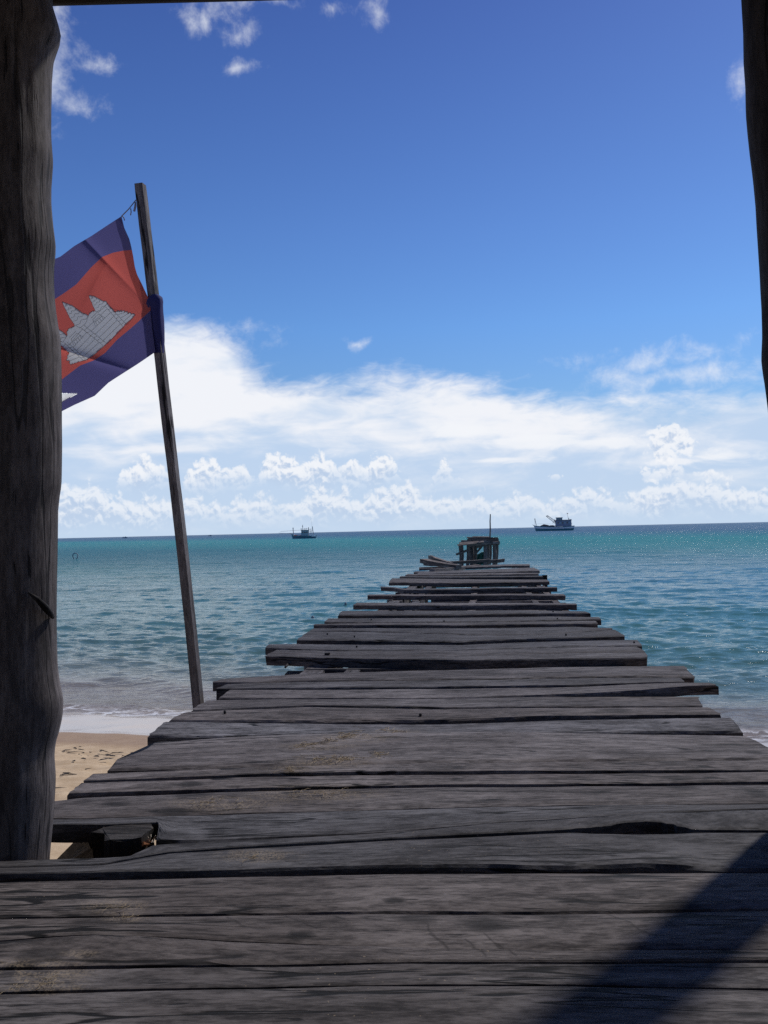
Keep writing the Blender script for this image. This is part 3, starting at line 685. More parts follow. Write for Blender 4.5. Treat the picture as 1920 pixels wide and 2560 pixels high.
# ------------------------------------------------------------------ ruined platform at the far end
Y2 = 62.0
def fp2(x, y, dy=0.0):
    px, py = 1040 + x * .217, 1270 + y * .217
    d = ray(px, py); return CAM + d * ((Y2 + dy) / d.y)
base = fp2(720, 640); base.z = 0
head = empty('jetty_platform', (base.x, base.y, 0))
tag(head, 'ruined timber platform on crooked legs in the sea beyond the pier', 'jetty platform')
def hp(mb, name, mat='far', label=None): return part(mb, name, M[mat], head, label=label)
for (x0, y0, x1, y1, dy, r) in ((505, 430, 520, 700, 0, .13), (530, 430, 538, 690, .5, .11), (600, 395, 598, 700, .3, .15), (630, 395, 650, 700, 1.2, .2), (665, 400, 668, 700, 1.6, .16), (690, 400, 682, 700, .9, .10),
                                (795, 400, 800, 700, .2, .17), (830, 400, 828, 700, 1.2, .15), (858, 400, 852, 700, 1.8, .12), (900, 385, 905, 700, 0, .17), (935, 380, 922, 700, 1.5, .14)):
    p0, p1 = fp2(x0, y0, dy), fp2(x1, y1, dy); p1 = p1 + (p1 - p0) * .35
    mb = MB(); mb.tube([p0, p0.lerp(p1, .33) + Vector((.03, 0, 0)), p0.lerp(p1, .66) - Vector((.03, 0, 0)), p1], r * .82, 9, wob=.15); hp(mb, 'leg')
for (x0, y0, x1, y1, dy, w, h) in ((460, 535, 590, 490, -.2, .16, .16), (690, 520, 760, 440, .4, .13, .13), (700, 455, 800, 415, .3, .2, .2), (590, 420, 960, 400, .1, .2, .28), (500, 470, 520, 440, .2, .14, .14)):
    mb = MB(); mb.bar(fp2(x0, y0, dy), fp2(x1, y1, dy), w, h, jit=.02); hp(mb, 'brace')
mb = MB(); mb.bar(fp2(500, 408, -.5), fp2(780, 388, -.3), .26, .06, upv=(0, -.45, .9), jit=.02); mb.bar(fp2(480, 428, -.7), fp2(700, 402, -.5), .22, .06, upv=(.05, -.5, .85), jit=.02); hp(mb, 'deck_board', label='slanting loose roof boards')
for (x0, y0, x1, y1, dy, h) in ((520, 382, 925, 380, .2, .10), (590, 366, 952, 370, .3, .12), (600, 352, 935, 356, .6, .10), (588, 341, 880, 344, 1.0, .10), (650, 331, 850, 334, 1.4, .05), (740, 350, 948, 347, .8, .12), (885, 398, 965, 400, 0, .16), (640, 392, 905, 392, .5, .14)):
    mb = MB(); mb.bar(fp2(x0, y0, dy), fp2(x1, y1, dy), .42, h, jit=.025); hp(mb, 'deck_board')
mb = MB(); q0, q1 = fp2(852, 345, .8), fp2(857, 70, .8)
mb.tube([q0, q0.lerp(q1, .4) + Vector((.01, 0, 0)), q0.lerp(q1, .7) - Vector((.012, 0, 0)), q1], [.055, .05, .045, .035], 8); hp(mb, 'pole')
# green net hanging between the legs
mt, t, p, out = material('green_fishing_net')
t.put(p.inputs['Base Color'], t.mix(t.noise(t.new('ShaderNodeTexCoord').outputs['Object'], 9, 4), (.02, .10, .09), (.05, .20, .17))); p.inputs['Roughness'].default_value = .9
mb = MB(); nb = 10; b0 = 0
for i in range(nb + 1):
    for j in range(nb + 1):
        x = 672 + 128 * i / nb; y = 518 + 150 * j / nb + 14 * math.sin(i * .6) * (1 - j / nb)
        mb.v.append(fp2(x, y, 2.0 + .15 * math.sin(i * 1.7 + j * .5)))
for i in range(nb):
    for j in range(nb): mb.face((i * (nb + 1) + j, (i + 1) * (nb + 1) + j, (i + 1) * (nb + 1) + j + 1, i * (nb + 1) + j + 1))
o = mb.build('fishing_net', mt, smooth=True, fix=False)
sm_ = o.modifiers.new('thickness', 'SOLIDIFY'); sm_.thickness = .02
tag(o, 'dark green net hanging between the legs of the ruined platform', 'fishing net')

# ------------------------------------------------------------------ log posts and beam
def log_post(name, edge, side, dist, r, mat, label, ext):
    """edge: pixels of the visible outline (top to bottom); side +1: outline is the right one"""
    pts = [at(px, py, dist) for px, py in edge]
    zs = np.array([p.z for p in pts])[::-1]; xs = np.array([p.x for p in pts])[::-1]; ys = np.array([p.y for p in pts])[::-1]
    z0, z1 = ext
    n, seg = 170, 72
    mb = MB()
    def loc(z):
        x = np.interp(z, zs, xs); y = np.interp(z, zs, ys)
        if z > zs[-1]: x += (xs[-1] - xs[-8]) / (zs[-1] - zs[-8]) * (z - zs[-1]) * .0
        return x, y
    for i in range(n):
        z = z0 + (z1 - z0) * i / (n - 1)
        x, y = loc(z)
        # a slow centre line plus knobs only on the visible flank
        zz = np.linspace(z - .45, z + .45, 7); sx = np.mean([loc(k)[0] for k in zz]); sy = np.mean([loc(k)[1] for k in zz])
        bulge = (x - sx) * side
        cx, cy = sx - side * r * r0.x, sy - side * r * r0.y
        for k in range(seg):
            a = 2 * math.pi * k / seg
            d = Vector((math.cos(a), math.sin(a), 0))
            fl = max(0, d.dot(r0) * side) ** 3
            rr = r + bulge * fl
            c = mnoise.fractal(Vector((d.x * 1.6, d.y * 1.6, z * .55 + side)), 1, 2, 3) * .007
            c += mnoise.fractal(Vector((d.x * 9, d.y * 9, z * .9)), 1, 2, 3) * .0035
            cr = abs(mnoise.noise(Vector((d.x * 7 + .3, d.y * 7, z * .45 + 4 * side))))
            c -= .006 * max(0, 1 - cr / .05)
            mb.v.append(Vector((cx, cy, z)) + d * (rr + c * (1 - fl * .8)))
    for i in range(n - 1):
        z = z0 + (z1 - z0) * i / (n - 1); z2 = z + (z1 - z0) / (n - 1)
        for k in range(seg):
            k2 = (k + 1) % seg; c = 2 * math.pi * r / seg
            mb.face((i * seg + k, i * seg + k2, (i + 1) * seg + k2, (i + 1) * seg + k), [(z, k * c), (z, (k + 1) * c), (z2, (k + 1) * c), (z2, k * c)])
    mb.face([k for k in range(seg)][::-1]); mb.face([(n - 1) * seg + k for k in range(seg)])
    o = mb.build(name, M[mat], smooth=True)
    tag(o, label, 'post')
    return o
Ledge = [(120, -60), (124, 0), (136, 35), (146, 68), (143, 90), (136, 108), (127, 130), (121, 180), (119, 253), (118, 316), (122, 360), (124, 389), (121, 420), (118, 455), (118, 497), (124, 550), (131, 597), (130, 625), (126, 656), (125, 690), (126, 723), (129, 755), (137, 800), (145, 840), (147, 900), (148, 995),
         (148, 1117), (147, 1180), (146, 1212), (141, 1240), (137, 1275), (136, 1352), (134, 1450), (133, 1542), (134, 1600), (136, 1669), (142, 1710), (151, 1750), (152, 1775), (149, 1800), (142, 1830), (136, 1852), (130, 1865), (127, 1900), (130, 1935), (131, 1960), (128, 2010), (124, 2066), (119, 2110), (115, 2150), (112, 2200)]
lp = log_post('log_post', Ledge, 1, 2.72, .145, 'log', 'thick weathered log post at the left in front of the flag', (.85, 4.75))
mb = MB()
g0 = [at(px, py, dd) for px, py, dd in ((70, 1481, 2.60), (92, 1497, 2.605), (112, 1518, 2.63), (124, 1532, 2.66), (132, 1543, 2.70))]
mb.tube(g0, [.003, .008, .011, .010, .006], 8); o = mb.build('peg', M['darklog'], smooth=True); o.parent = lp; o['label'] = 'dark slanting peg driven into the post'
Redge = [(1859, -60), (1862, 0), (1866, 68), (1867, 149), (1871, 194), (1872, 271), (1876, 316), (1883, 375), (1892, 438), (1899, 501), (1902, 565), (1907, 655), (1911, 768), (1913, 836), (1910.5, 894), (1914, 926), (1920, 958), (1930, 1030), (1942, 1200), (1952, 1500), (1962, 1800), (1970, 2060), (1972, 2120)]
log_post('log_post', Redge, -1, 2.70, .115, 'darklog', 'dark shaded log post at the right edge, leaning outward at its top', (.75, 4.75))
mb = MB()
bb0, bb1 = at(-300, 18, 2.82), at(2250, -50, 2.82)
n = 24; rb = .075
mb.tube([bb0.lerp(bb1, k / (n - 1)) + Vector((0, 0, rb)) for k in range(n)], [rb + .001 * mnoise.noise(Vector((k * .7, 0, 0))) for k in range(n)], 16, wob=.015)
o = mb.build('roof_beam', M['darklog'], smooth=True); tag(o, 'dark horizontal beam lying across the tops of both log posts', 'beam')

# unseen roof, back wall and floor, added to shade the posts and near deck
mt, t, p, out = material('palm_thatch')
tp = t.new('ShaderNodeTexCoord').outputs['Object']
t.put(p.inputs['Base Color'], t.mix(t.noise(t.vec('MULTIPLY', tp, (30, 2, 30)), 1.0, 5, .7), (.06, .045, .03), (.22, .17, .11))); p.inputs['Roughness'].default_value = .95
mb = MB(); ny_, nx_ = 26, 40
for lay in (0, 1):
    for j in range(ny_):
        for i in range(nx_):
            x = -4.2 + 8.4 * i / (nx_ - 1); y = 2.62 - 7.6 * j / (ny_ - 1)
            z = 4.66 + .9 * (1 - abs(y + 1.2) / 3.85) + lay * .16 + .03 * mnoise.noise(Vector((x * 4, y * 3, lay)))
            mb.v.append(Vector((x, y + (.06 * mnoise.noise(Vector((x * 9, 0, lay))) if j in (0, ny_ - 1) else 0), z)))
def tv(l, j, i): return l * ny_ * nx_ + j * nx_ + i
for j in range(ny_ - 1):
    for i in range(nx_ - 1):
        mb.face((tv(0, j, i), tv(0, j, i + 1), tv(0, j + 1, i + 1), tv(0, j + 1, i))); mb.face((tv(1, j, i), tv(1, j + 1, i), tv(1, j + 1, i + 1), tv(1, j, i + 1)))
for i in range(nx_ - 1):
    for j in (0, ny_ - 1): mb.face((tv(0, j, i), tv(1, j, i), tv(1, j, i + 1), tv(0, j, i + 1)))
for j in range(ny_ - 1):
    for i in (0, nx_ - 1): mb.face((tv(0, j, i), tv(0, j + 1, i), tv(1, j + 1, i), tv(1, j, i)))
o = mb.build('added_shade_roof', mt); tag(o, 'unseen brown thatched roof added above the log posts for shade', 'roof', kind='thing')
mb = MB()
for k in range(28):
    x = -4.1 + .3 * k; mb.box((x, -3.2 + .01 * (k % 2), 3.0), (.27, .04, 3.7), jit=.006)
o = mb.build('added_shade_wall', M['deck']); tag(o, 'unseen vertical plank wall added behind the camera for shade', 'wall', kind='thing')  # added out of view, keeps light from behind off posts and deck
mb = MB()
for k in range(9): mb.box((0, 1.02 - .46 * k, ZD - .03), (7.6, .43, .055), jit=.006)
o = mb.build('added_shade_floor', M['deck']); tag(o, kind='structure')  # added out of view to block light bouncing up off the sand

# ------------------------------------------------------------------ flag pole and flag
PD = 5.35
cen = [(350.5, 461), (362, 560), (374, 660), (386, 760), (401, 900), (419, 1057), (448, 1300), (476, 1560), (496, 1762), (505, 1850)]
pts = [at(px, py, PD) for px, py in cen]
pts.append(pts[-1] + (pts[-1] - pts[-2]).normalized() * 1.3)
mb = MB(); ang = R(-14); hw, hd = .0275, .024
ex = (r0 * math.cos(ang) + f0 * math.sin(ang)); ey = (f0 * math.cos(ang) - r0 * math.sin(ang))
acc = 0
fine_pts = []
for a, b in zip(pts, pts[1:]):
    for k in range(5): fine_pts.append(a.lerp(b, k / 5))
fine_pts.append(pts[-1])
for i, p in enumerate(fine_pts):
    if i: acc += (p - fine_pts[i - 1]).length
    s = 1 + .05 * mnoise.noise(Vector((acc * 3, 0, 5)))
    if i == 0: s *= .97
    dx = .002 * mnoise.noise(Vector((acc * 5, 4, 0)))
    for (u, v) in ((-1, -1), (1, -1), (1, 1), (-1, 1)):
        mb.v.append(p + ex * (u * hw * s + dx) + ey * (v * hd * s))
    if i:
        for k in range(4):
            k2 = (k + 1) % 4; w = (k * .055, k * .055 + .055); a0 = acc - (p - fine_pts[i - 1]).length
            mb.face(((i - 1) * 4 + k, (i - 1) * 4 + k2, i * 4 + k2, i * 4 + k), [(a0, w[0]), (a0, w[1]), (acc, w[1]), (acc, w[0])])
mb.face((3, 2, 1, 0)); nn = len(fine_pts) - 1; mb.face([nn * 4 + k for k in range(4)])
o = mb.build('flag_pole', M['pole']); tag(o, 'leaning square sawn timber pole carrying the flag beside the pier', 'flag pole')

def FX(x, y): return (100 + x * .28483, 430 + y * .28483)
FN = [FX(*p) for p in ((715, 388), (600, 462), (450, 562), (300, 650), (180, 742), (100, 775), (-40, 850), (-190, 935))]          # top edge, hoist to fly
F75 = [FX(*p) for p in ((800, 685), (728, 690), (640, 708), (545, 745), (450, 835), (320, 985), (230, 1050), (110, 1130), (-20, 1215), (-160, 1310))]
F25 = [FX(*p) for p in ((972, 1215), (900, 1280), (800, 1370), (680, 1470), (570, 1590), (480, 1650), (350, 1700), (180, 1830), (60, 1920), (-70, 2010))]
F0 = [FX(*p) for p in ((1012, 1580), (850, 1690), (700, 1785), (600, 1850), (480, 1965), (300, 2045), (172, 2110), (60, 2170), (-40, 2220))]
HOIST = [FX(*p) for p in ((1012, 1580), (985, 1380), (970, 1215), (962, 1130), (895, 985), (852, 900), (832, 830), (818, 740), (800, 650), (785, 590), (740, 490), (715, 388))]
def poly_rs(pts, ts):
    a = np.array(pts); d = np.concatenate([[0], np.cumsum(np.hypot(*np.diff(a, axis=0).T))]); d /= d[-1]
    return np.stack([np.interp(ts, d, a[:, 0]), np.interp(ts, d, a[:, 1])], -1)
def flag_depth(x, y):
    """gentle billows of the cloth, and the cloth swinging away from the pole"""
    h = (386 + (y - 760) * .13 - x) / 240.0                  # 0 at the pole, 1 at the post
    k = ((x - 240) * .72 + (y - 760) * .55) / 58.0
    k2 = ((x - 240) * .35 - (y - 760) * .9) / 80.0
    e = max(0.0, min(1.0, h * 1.6))
    c1 = abs((x - 254) * .723 - (y - 642) * .69); c2 = abs((x - 300) * .30 - (y - 925) * .954 - 6); c3 = abs((x - 250) * .80 + (y - 690) * .45)
    cr = .035 * math.exp(-c1 / 9) - .030 * math.exp(-c2 / 8) + .022 * math.exp(-c3 / 10) * math.exp(-((y - 690) / 60) ** 2)
    return PD - .045 + .10 * h + e * cr + e * (.040 * math.sin(k) + .028 * math.sin(k2 + 1.0) + .014 * math.sin(2.3 * k + .8))
NS, NTt = 150, 130
EMB = [(430, 1080), (475, 1088), (520, 1112), (552, 1130), (580, 1133), (602, 1165), (632, 1195), (660, 1230), (672, 1222), (690, 1213), (698, 1222), (712, 1208), (722, 1220), (738, 1213), (748, 1226), (764, 1220), (775, 1236), (792, 1230), (802, 1244), (820, 1238), (838, 1254),
       (740, 1350), (590, 1505), (480, 1600), (410, 1652), (345, 1665), (270, 1692), (252, 1672), (262, 1660), (230, 1655), (242, 1630), (238, 1610), (256, 1592), (225, 1560), (195, 1532), (165, 1515), (140, 1470), (110, 1420), (95, 1380), (90, 1340), (150, 1372), (190, 1395), (222, 1420), (237, 1440),
       (235, 1402), (250, 1376), (300, 1350), (298, 1335), (265, 1290), (230, 1220), (205, 1170), (193, 1136), (232, 1150), (282, 1170), (332, 1205), (372, 1235), (412, 1248), (427, 1262), (430, 1240), (465, 1215), (487, 1222), (470, 1190), (450, 1140), (433, 1105)]
EMBP = [FX(*p_) for p_ in EMB]
ss = np.linspace(0, 1, NS)
rowsF = [(0.0, poly_rs(F0, ss)), (.25, poly_rs(F25, ss)), (.75, poly_rs(F75, ss)), (1.0, poly_rs(FN, ss))]
hts = np.linspace(0, 1, 60); hoist = poly_rs(HOIST, hts)
flag = empty('flag', tuple(at(386, 760, PD)))
tag(flag, 'blue and red striped flag with a pale temple emblem flying from the pole', 'flag')
mb = MB(); GP = {}
for j in range(NTt + 1):
    tt = j / NTt
    for k in range(3):
        if rowsF[k][0] <= tt <= rowsF[k + 1][0] + 1e-9: break
    lo, hi = rowsF[k], rowsF[k + 1]; w = (tt - lo[0]) / (hi[0] - lo[0])
    row = lo[1] * (1 - w) + hi[1] * w
    # hoist follows its own curve: fractions measured along y
    targ_y = row[0][1]; hx = np.interp(targ_y, hoist[::-1][:, 1], hoist[::-1][:, 0])
    row = row.copy(); fall = np.clip(1 - ss / .12, 0, 1); row[:, 0] += (hx - row[0][0]) * fall
    for i in range(NS):
        x, y = row[i]; GP[i, j] = (x, y)
        mb.v.append(at(x, y, flag_depth(x, y)))
tear = [FX(*p) for p in ((60, 1925), (172, 1940), (330, 1945), (250, 1985), (172, 2030), (60, 2090))]
def inside(poly, x, y):
    c = False; n = len(poly)
    for k in range(n):
        (x0, y0), (x1, y1) = poly[k], poly[(k + 1) % n]
        if (y0 > y) != (y1 > y) and x < (x1 - x0) * (y - y0) / (y1 - y0) + x0: c = not c
    return c
for j in range(NTt):
    for i in range(NS - 1):
        cx = (GP[i, j][0] + GP[i + 1, j + 1][0]) / 2; cy = (GP[i, j][1] + GP[i + 1, j + 1][1]) / 2
        if inside(tear, cx, cy) or all(inside(EMBP, *GP[a, b]) for a, b in ((i, j), (i + 1, j), (i + 1, j + 1), (i, j + 1))): continue
        q = [(i, j), (i + 1, j), (i + 1, j + 1), (i, j + 1)]
        mb.face([b * NS + a for a, b in q], [(a / (NS - 1), b / NTt) for a, b in q])
def cloth(name, kind):
    m, t, p, out = material(name)
    uv = t.new('ShaderNodeUVMap').outputs[0]
    if kind == 'flag':
        v = t.sep(uv)[1]
        red = t.math('MULTIPLY', t.step(v, .2485, .2515, False), t.math('SUBTRACT', 1.0, t.step(v, .7485, .7515, False)))
        col = t.mix(red, (.088, .082, .205), (.46, .098, .082))
        hem = t.math('SUBTRACT', 1.0, t.step(t.sep(uv)[0], .058, .064, False))
        u_ = t.sep(uv)[0]
    elif kind == 'blue': col = t.mix(0.0, (.040, .040, .14), (0, 0, 0)); hem = None
    else: col = t.mix(0.0, (.55, .57, .59), (0, 0, 0)); hem = None
    wv = t.noise(t.vec('MULTIPLY', uv, (900, 700, 1)), 1.0, 2)
    col = t.mix(t.math('MULTIPLY', wv, .18), col, t.mix(1.0, col, (.6, .6, .6), 'MULTIPLY'))
    t.put(p.inputs['Base Color'], col); p.inputs['Roughness'].default_value = .8; p.inputs['Specular IOR Level'].default_value = .2
    tr = t.new('ShaderNodeBsdfTranslucent'); t.put(tr.inputs[0], col)
    mx = t.new('ShaderNodeMixShader'); t.l.new(p.outputs[0], mx.inputs[1]); t.l.new(tr.outputs[0], mx.inputs[2]); t.l.new(mx.outputs[0], out.inputs[0])
    if hem is not None: t.put(mx.inputs[0], t.math('SUBTRACT', .55, t.math('MULTIPLY', hem, .40)))
    else: mx.inputs[0].default_value = .15 if kind == 'blue' else .34
    return m
o = part(mb, 'cloth', cloth('flag_cloth', 'flag'), flag, True)
# emblem: temple with three towers, printed on both faces
def emb_mesh(polys, off, step):
    mb = MB()
    for poly in polys:
        xs = [p[0] for p in poly]; ys = [p[1] for p in poly]
        idx = {}
        def vert(i, j):
            if (i, j) not in idx:
                px, py = FX(min(xs) + i * step, min(ys) + j * step); idx[i, j] = len(mb.v); mb.v.append(at(px, py, flag_depth(px, py) + off))
            return idx[i, j]
        for i in range(int((max(xs) - min(xs)) / step) + 1):
            for j in range(int((max(ys) - min(ys)) / step) + 1):
                if inside(poly, min(xs) + (i + .5) * step, min(ys) + (j + .5) * step):
                    mb.face((vert(i, j), vert(i + 1, j), vert(i + 1, j + 1), vert(i, j + 1)))
    return mb
def join(a, b):
    n = len(a.v); a.v += b.v; a.f += [tuple(k + n for k in f) for f in b.f]; a.uv += b.uv; a.m += b.m; return a
emb = emb_mesh([EMB], -.002, 3)
emblem = part(emb, 'emblem', cloth('emblem_cloth', 'white'), flag)
def rib(mb, a, b, w, off):
    n = max(2, int(math.hypot(b[0] - a[0], b[1] - a[1]) / 25) + 1)
    dx, dy = b[0] - a[0], b[1] - a[1]; L = math.hypot(dx, dy) or 1; nx, ny = -dy / L * w / 2, dx / L * w / 2
    b0 = len(mb.v)
    for k in range(n):
        x, y = a[0] + dx * k / (n - 1), a[1] + dy * k / (n - 1)
        for s in (-1, 1):
            px, py = FX(x + nx * s, y + ny * s); mb.v.append(at(px, py, flag_depth(px, py) + off))
        if k: mb.face((b0 + 2 * k - 2, b0 + 2 * k - 1, b0 + 2 * k + 1, b0 + 2 * k))
lines = []
def pl(*p): lines.extend(zip(p, p[1:]))
def lerp2(a, b, t): return (a[0] + (b[0] - a[0]) * t, a[1] + (b[1] - a[1]) * t)
for (a, b) in (((575, 1182), (735, 1365)), ((602, 1175), (762, 1342)), ((385, 1345), (588, 1508)), ((360, 1368), (556, 1524)), ((237, 1490), (410, 1650)), ((214, 1500), (378, 1652))): pl(a, b)
for (a, b, c, d) in (((575, 1182), (735, 1365), (602, 1175), (762, 1342)), ((385, 1345), (588, 1508), (360, 1368), (556, 1524)), ((237, 1490), (410, 1650), (214, 1500), (378, 1652))):
    for k in range(1, 7): pl(lerp2(a, b, k / 7), lerp2(c, d, k / 7))
for k in range(6):
    f = k / 5
    pl(lerp2((415, 1368), (588, 1508), f), lerp2((585, 1205), (735, 1365), f))
    pl(lerp2((262, 1512), (408, 1648), f), lerp2((372, 1378), (556, 1524), f))
    pl(lerp2((622, 1195), (762, 1342), f), lerp2((690, 1215), (836, 1254), f))
    if k < 5: pl(lerp2((200, 1532), (272, 1690), f), lerp2((222, 1508), (378, 1652), f))
def tower(tip, l, r_, n):
    for k in range(1, n + 1):
        f = k / n; a, b = lerp2(tip, l, f), lerp2(tip, r_, f); m_ = lerp2(a, b, .5); ax = ((l[0] + r_[0]) / 2 - tip[0], (l[1] + r_[1]) / 2 - tip[1])
        s = .10; c = (m_[0] + ax[0] * s, m_[1] + ax[1] * s)
        pl(a, lerp2(a, c, .5), (m_[0] - ax[0] * .03, m_[1] - ax[1] * .03), lerp2(b, c, .5), b)
tower((433, 1085), (500, 1225), (590, 1150), 5); tower((197, 1142), (310, 1345), (425, 1260), 6); tower((100, 1345), (155, 1470), (235, 1440), 4)
pl((487, 1222), (512, 1232), (560, 1190), (590, 1150)); pl((310, 1345), (350, 1370), (400, 1330), (425, 1262)); pl((155, 1470), (200, 1495), (237, 1440))
for (ox, oy, s) in ((500, 1290, 1.0), (310, 1460, 1.0)):
    pl((ox - 55 * s, oy - 5), (ox + 5, oy - 62 * s)); pl((ox - 40 * s, oy + 8), (ox + 15, oy - 45 * s)); pl((ox - 15, oy + 60), (ox - 35, oy + 8)); pl((ox + 70, oy - 10), (ox + 15, oy - 45))
    for k in range(4): pl((ox - 15 + k * 18, oy + 25 - k * 16), (ox + 5 + k * 18, oy + 55 - k * 16))
    pl((ox - 15, oy + 25), (ox + 45, oy - 28))
for a, b in zip(EMB, EMB[1:] + EMB[:1]): lines.append((a, b))
ln = MB()
for a, b in lines: rib(ln, a, b, 2.3, -.004)
o = ln.build('outline', plain('emblem_ink', (.035, .04, .05), .8)); o.parent = emblem; o.matrix_parent_inverse = Matrix.Identity(4)
# sleeve of cloth wrapped round the pole
mb = MB(); prof = [(741, 1.15), (748, 1.6), (757, 1.75), (768, 1.62), (780, 1.5), (800, 1.42), (825, 1.3), (850, 1.2), (872, 1.12), (884, 1.05)]
n = 20
for i, (py, s) in enumerate(prof):
    cx = np.interp(py, [c[1] for c in cen], [c[0] for c in cen]); p = at(cx, py, PD)
    for k in range(n):
        a = 2 * math.pi * k / n; ca, sa = math.cos(a), math.sin(a)
        q = (abs(ca) ** 4 + abs(sa) ** 4) ** -.25
        sx = s * (1.12 if ca > 0 else .88)
        wv = 1 + .06 * math.sin(3 * a + i * 1.1)
        mb.v.append(p + ex * (ca * q * hw * (1.06 if s < 1.2 else sx * .98) * wv) + ey * (sa * q * hd * max(1.08, s) * wv) + Vector((0, 0, .012 * ca if i < 4 else 0)))
    if i:
        for k in range(n):
            k2 = (k + 1) % n; mb.face(((i - 1) * n + k, (i - 1) * n + k2, i * n + k2, i * n + k), [(0, 0), (.01, 0), (.01, .01), (0, .01)])
part(mb, 'sleeve', cloth('sleeve_cloth', 'blue'), flag, True)
# tie cord and loose threads
mb = MB(); c0, c1 = at(*FX(716, 388), flag_depth(*FX(715, 388))), at(*FX(842, 245), PD - .03)
mb.tube([c0, c0.lerp(c1, .5) + Vector((0, 0, -.006)), c1], .0035, 6)
for (a, b, c) in (((836, 262), (832, 300), (822, 345)), ((838, 262), (842, 300), (832, 348)), ((796, 320), (800, 350), (795, 380)), ((716, 388), (735, 398), (742, 425))):
    mb.tube([at(*FX(*k), PD - .03) for k in (a, b, c)], .0032, 5)
part(mb, 'cord', plain('frayed_cord', (.30, .24, .22), .9), flag, True)
mb = MB()
for k in range(9):
    y0 = 1925 + k * 14; a = at(*FX(60, y0 + 30), flag_depth(*FX(60, y0 + 30))); b = at(*FX(325 - k * 16, 1945 + k * 9), flag_depth(*FX(325 - k * 16, 1945 + k * 9)))
    mb.tube([a, a.lerp(b, .5) + Vector((0, 0, -.004)), b], .0014, 4)
part(mb, 'thread', plain('frayed_thread', (.5, .5, .56), .9), flag)

# ------------------------------------------------------------------ boats
def sea_pt(px, py): return on(px, py, 0.0)
def boat(root, L, sheer, beam, stripe, cols):
    """hull along local x (bow at -L/2), lofted from stations"""
    n = 26; hull, band, deck = MB(), MB(), MB()
    def sec(f):
        x = -L / 2 + L * f
        top = np.interp(f, [0, .06, .2, .45, .7, .9, 1], sheer)
        hb = beam / 2 * (np.interp(f, [0, .05, .15, .3, .5, .75, .92, 1], [.02, .22, .55, .88, 1, .97, .82, .7]))
        rake = np.interp(f, [0, .12, .85, 1], [0, 0, 0, 0])
        return x, top, hb
    prof = [(0.0, .72), (.25, .86), (stripe[0], .95), (stripe[1], 1.0), (1.0, 1.05)]
    ring = []
    for i in range(n):
        f = i / (n - 1); x, top, hb = sec(f)
        row = []
        for (hz, wf) in prof:
            bowr = (1 - min(f / .18, 1)) * L * .055 * (1 - hz) + (-(max(f - .9, 0) / .1) * L * .03 * (1 - hz))
            row.append((x + bowr, hb * wf, -0.35 if hz == 0 else top * hz))
        ring.append(row)
    for side in (1, -1):
        for i in range(n - 1):
            for j in range(len(prof) - 1):
                mbx = band if j == 2 else hull
                q = [ring[i][j], ring[i + 1][j], ring[i + 1][j + 1], ring[i][j + 1]]
                b = len(mbx.v)
                for p in q: mbx.v.append(Vector((p[0], p[1] * side + (.004 * side if j == 2 else 0), p[2])))
                mbx.face(range(b, b + 4))
    row = ring[-1]; b = len(hull.v)
    for p in row: hull.v.append(Vector((p[0], p[1], p[2])))
    for p in row[::-1]: hull.v.append(Vector((p[0], -p[1], p[2])))
    hull.face(range(b, b + 2 * len(row)))
    for i in range(n - 1):
        b = len(deck.v)
        for k in (i, i + 1):
            p = ring[k][-1]; deck.v.append(Vector((p[0], p[1] * .97, p[2] - .25))); deck.v.append(Vector((p[0], -p[1] * .97, p[2] - .25)))
        deck.face((b, b + 1, b + 3, b + 2))
    def P(mbx, name, m, par=root, label=None):
        o = mbx.build(name, m); o.parent = par; o.matrix_parent_inverse = Matrix.Identity(4)
        if label: o['label'] = label
        return o
    h = P(hull, 'hull', cols['hull']); P(band, 'stripe', cols['stripe'], h); P(deck, 'deck', cols['deck'])
    return P
BM = dict(teal=plain('teal_paint', (.06, .22, .27), .5), navy=plain('dark_blue_hull_paint', (.08, .17, .25), .5), pale=plain('pale_hull_paint', (.70, .74, .78), .5), deck=plain('boat_deck', (.25, .22, .20), .8),
          cab=plain('cabin_paint', (.26, .38, .44), .6), cabd=plain('cabin_dark_paint', (.20, .24, .33), .6), pane=plain('cabin_glass', (.05, .07, .09), .15), metal=plain('boat_mast_metal', (.17, .19, .22), .5), net=plain('heaped_net', (.17, .13, .14), .95, var=.5),
          red=plain('red_trim_paint', (.62, .20, .16), .5), white=plain('boat_white_paint', (.80, .82, .84), .5), roof=plain('cabin_roof', (.14, .18, .22), .6))  # boat colours lightened to stand in for haze on the backlit sides
def facing(px, py, extra=0.0):
    p = sea_pt(px, py); a = math.atan2(p.x, p.y)
    return p, -a + extra
# right hand trawler
p, rz = facing(1385, 1327.0, R(6)); dist = math.hypot(p.x, p.y); S = .0964 * dist / F
tr = empty('fishing_boat', tuple(p), rz)
tag(tr, 'larger teal and white fishing boat with a lattice crane boom, at right', 'boat', 'fishing boats at anchor offshore')
def rb(x, y): return ((x - 880) * S, (575 - y) * S)
Lr = 1020 * S
KB = S / .01794
P = boat(tr, Lr, [150 * S, 140 * S, 122 * S, 106 * S, 102 * S, 114 * S, 122 * S], 250 * S, (.50, .84), dict(hull=BM['teal'], stripe=BM['pale'], deck=BM['deck']))
def bx(mb, x0, y0, x1, y1, w, yoff=0):
    (a, z0), (b, z1) = rb(x0, y0), rb(x1, y1); mb.box(((a + b) / 2, yoff, (z0 + z1) / 2), (abs(b - a), w * KB, abs(z1 - z0)))
def bl(mb, x0, y0, x1, y1, r, yo=0, yo2=None):
    (a, z0), (b, z1) = rb(x0, y0), rb(x1, y1); mb.tube([(a, yo * KB, z0), (b, (yo if yo2 is None else yo2) * KB, z1)], r * KB, 6)
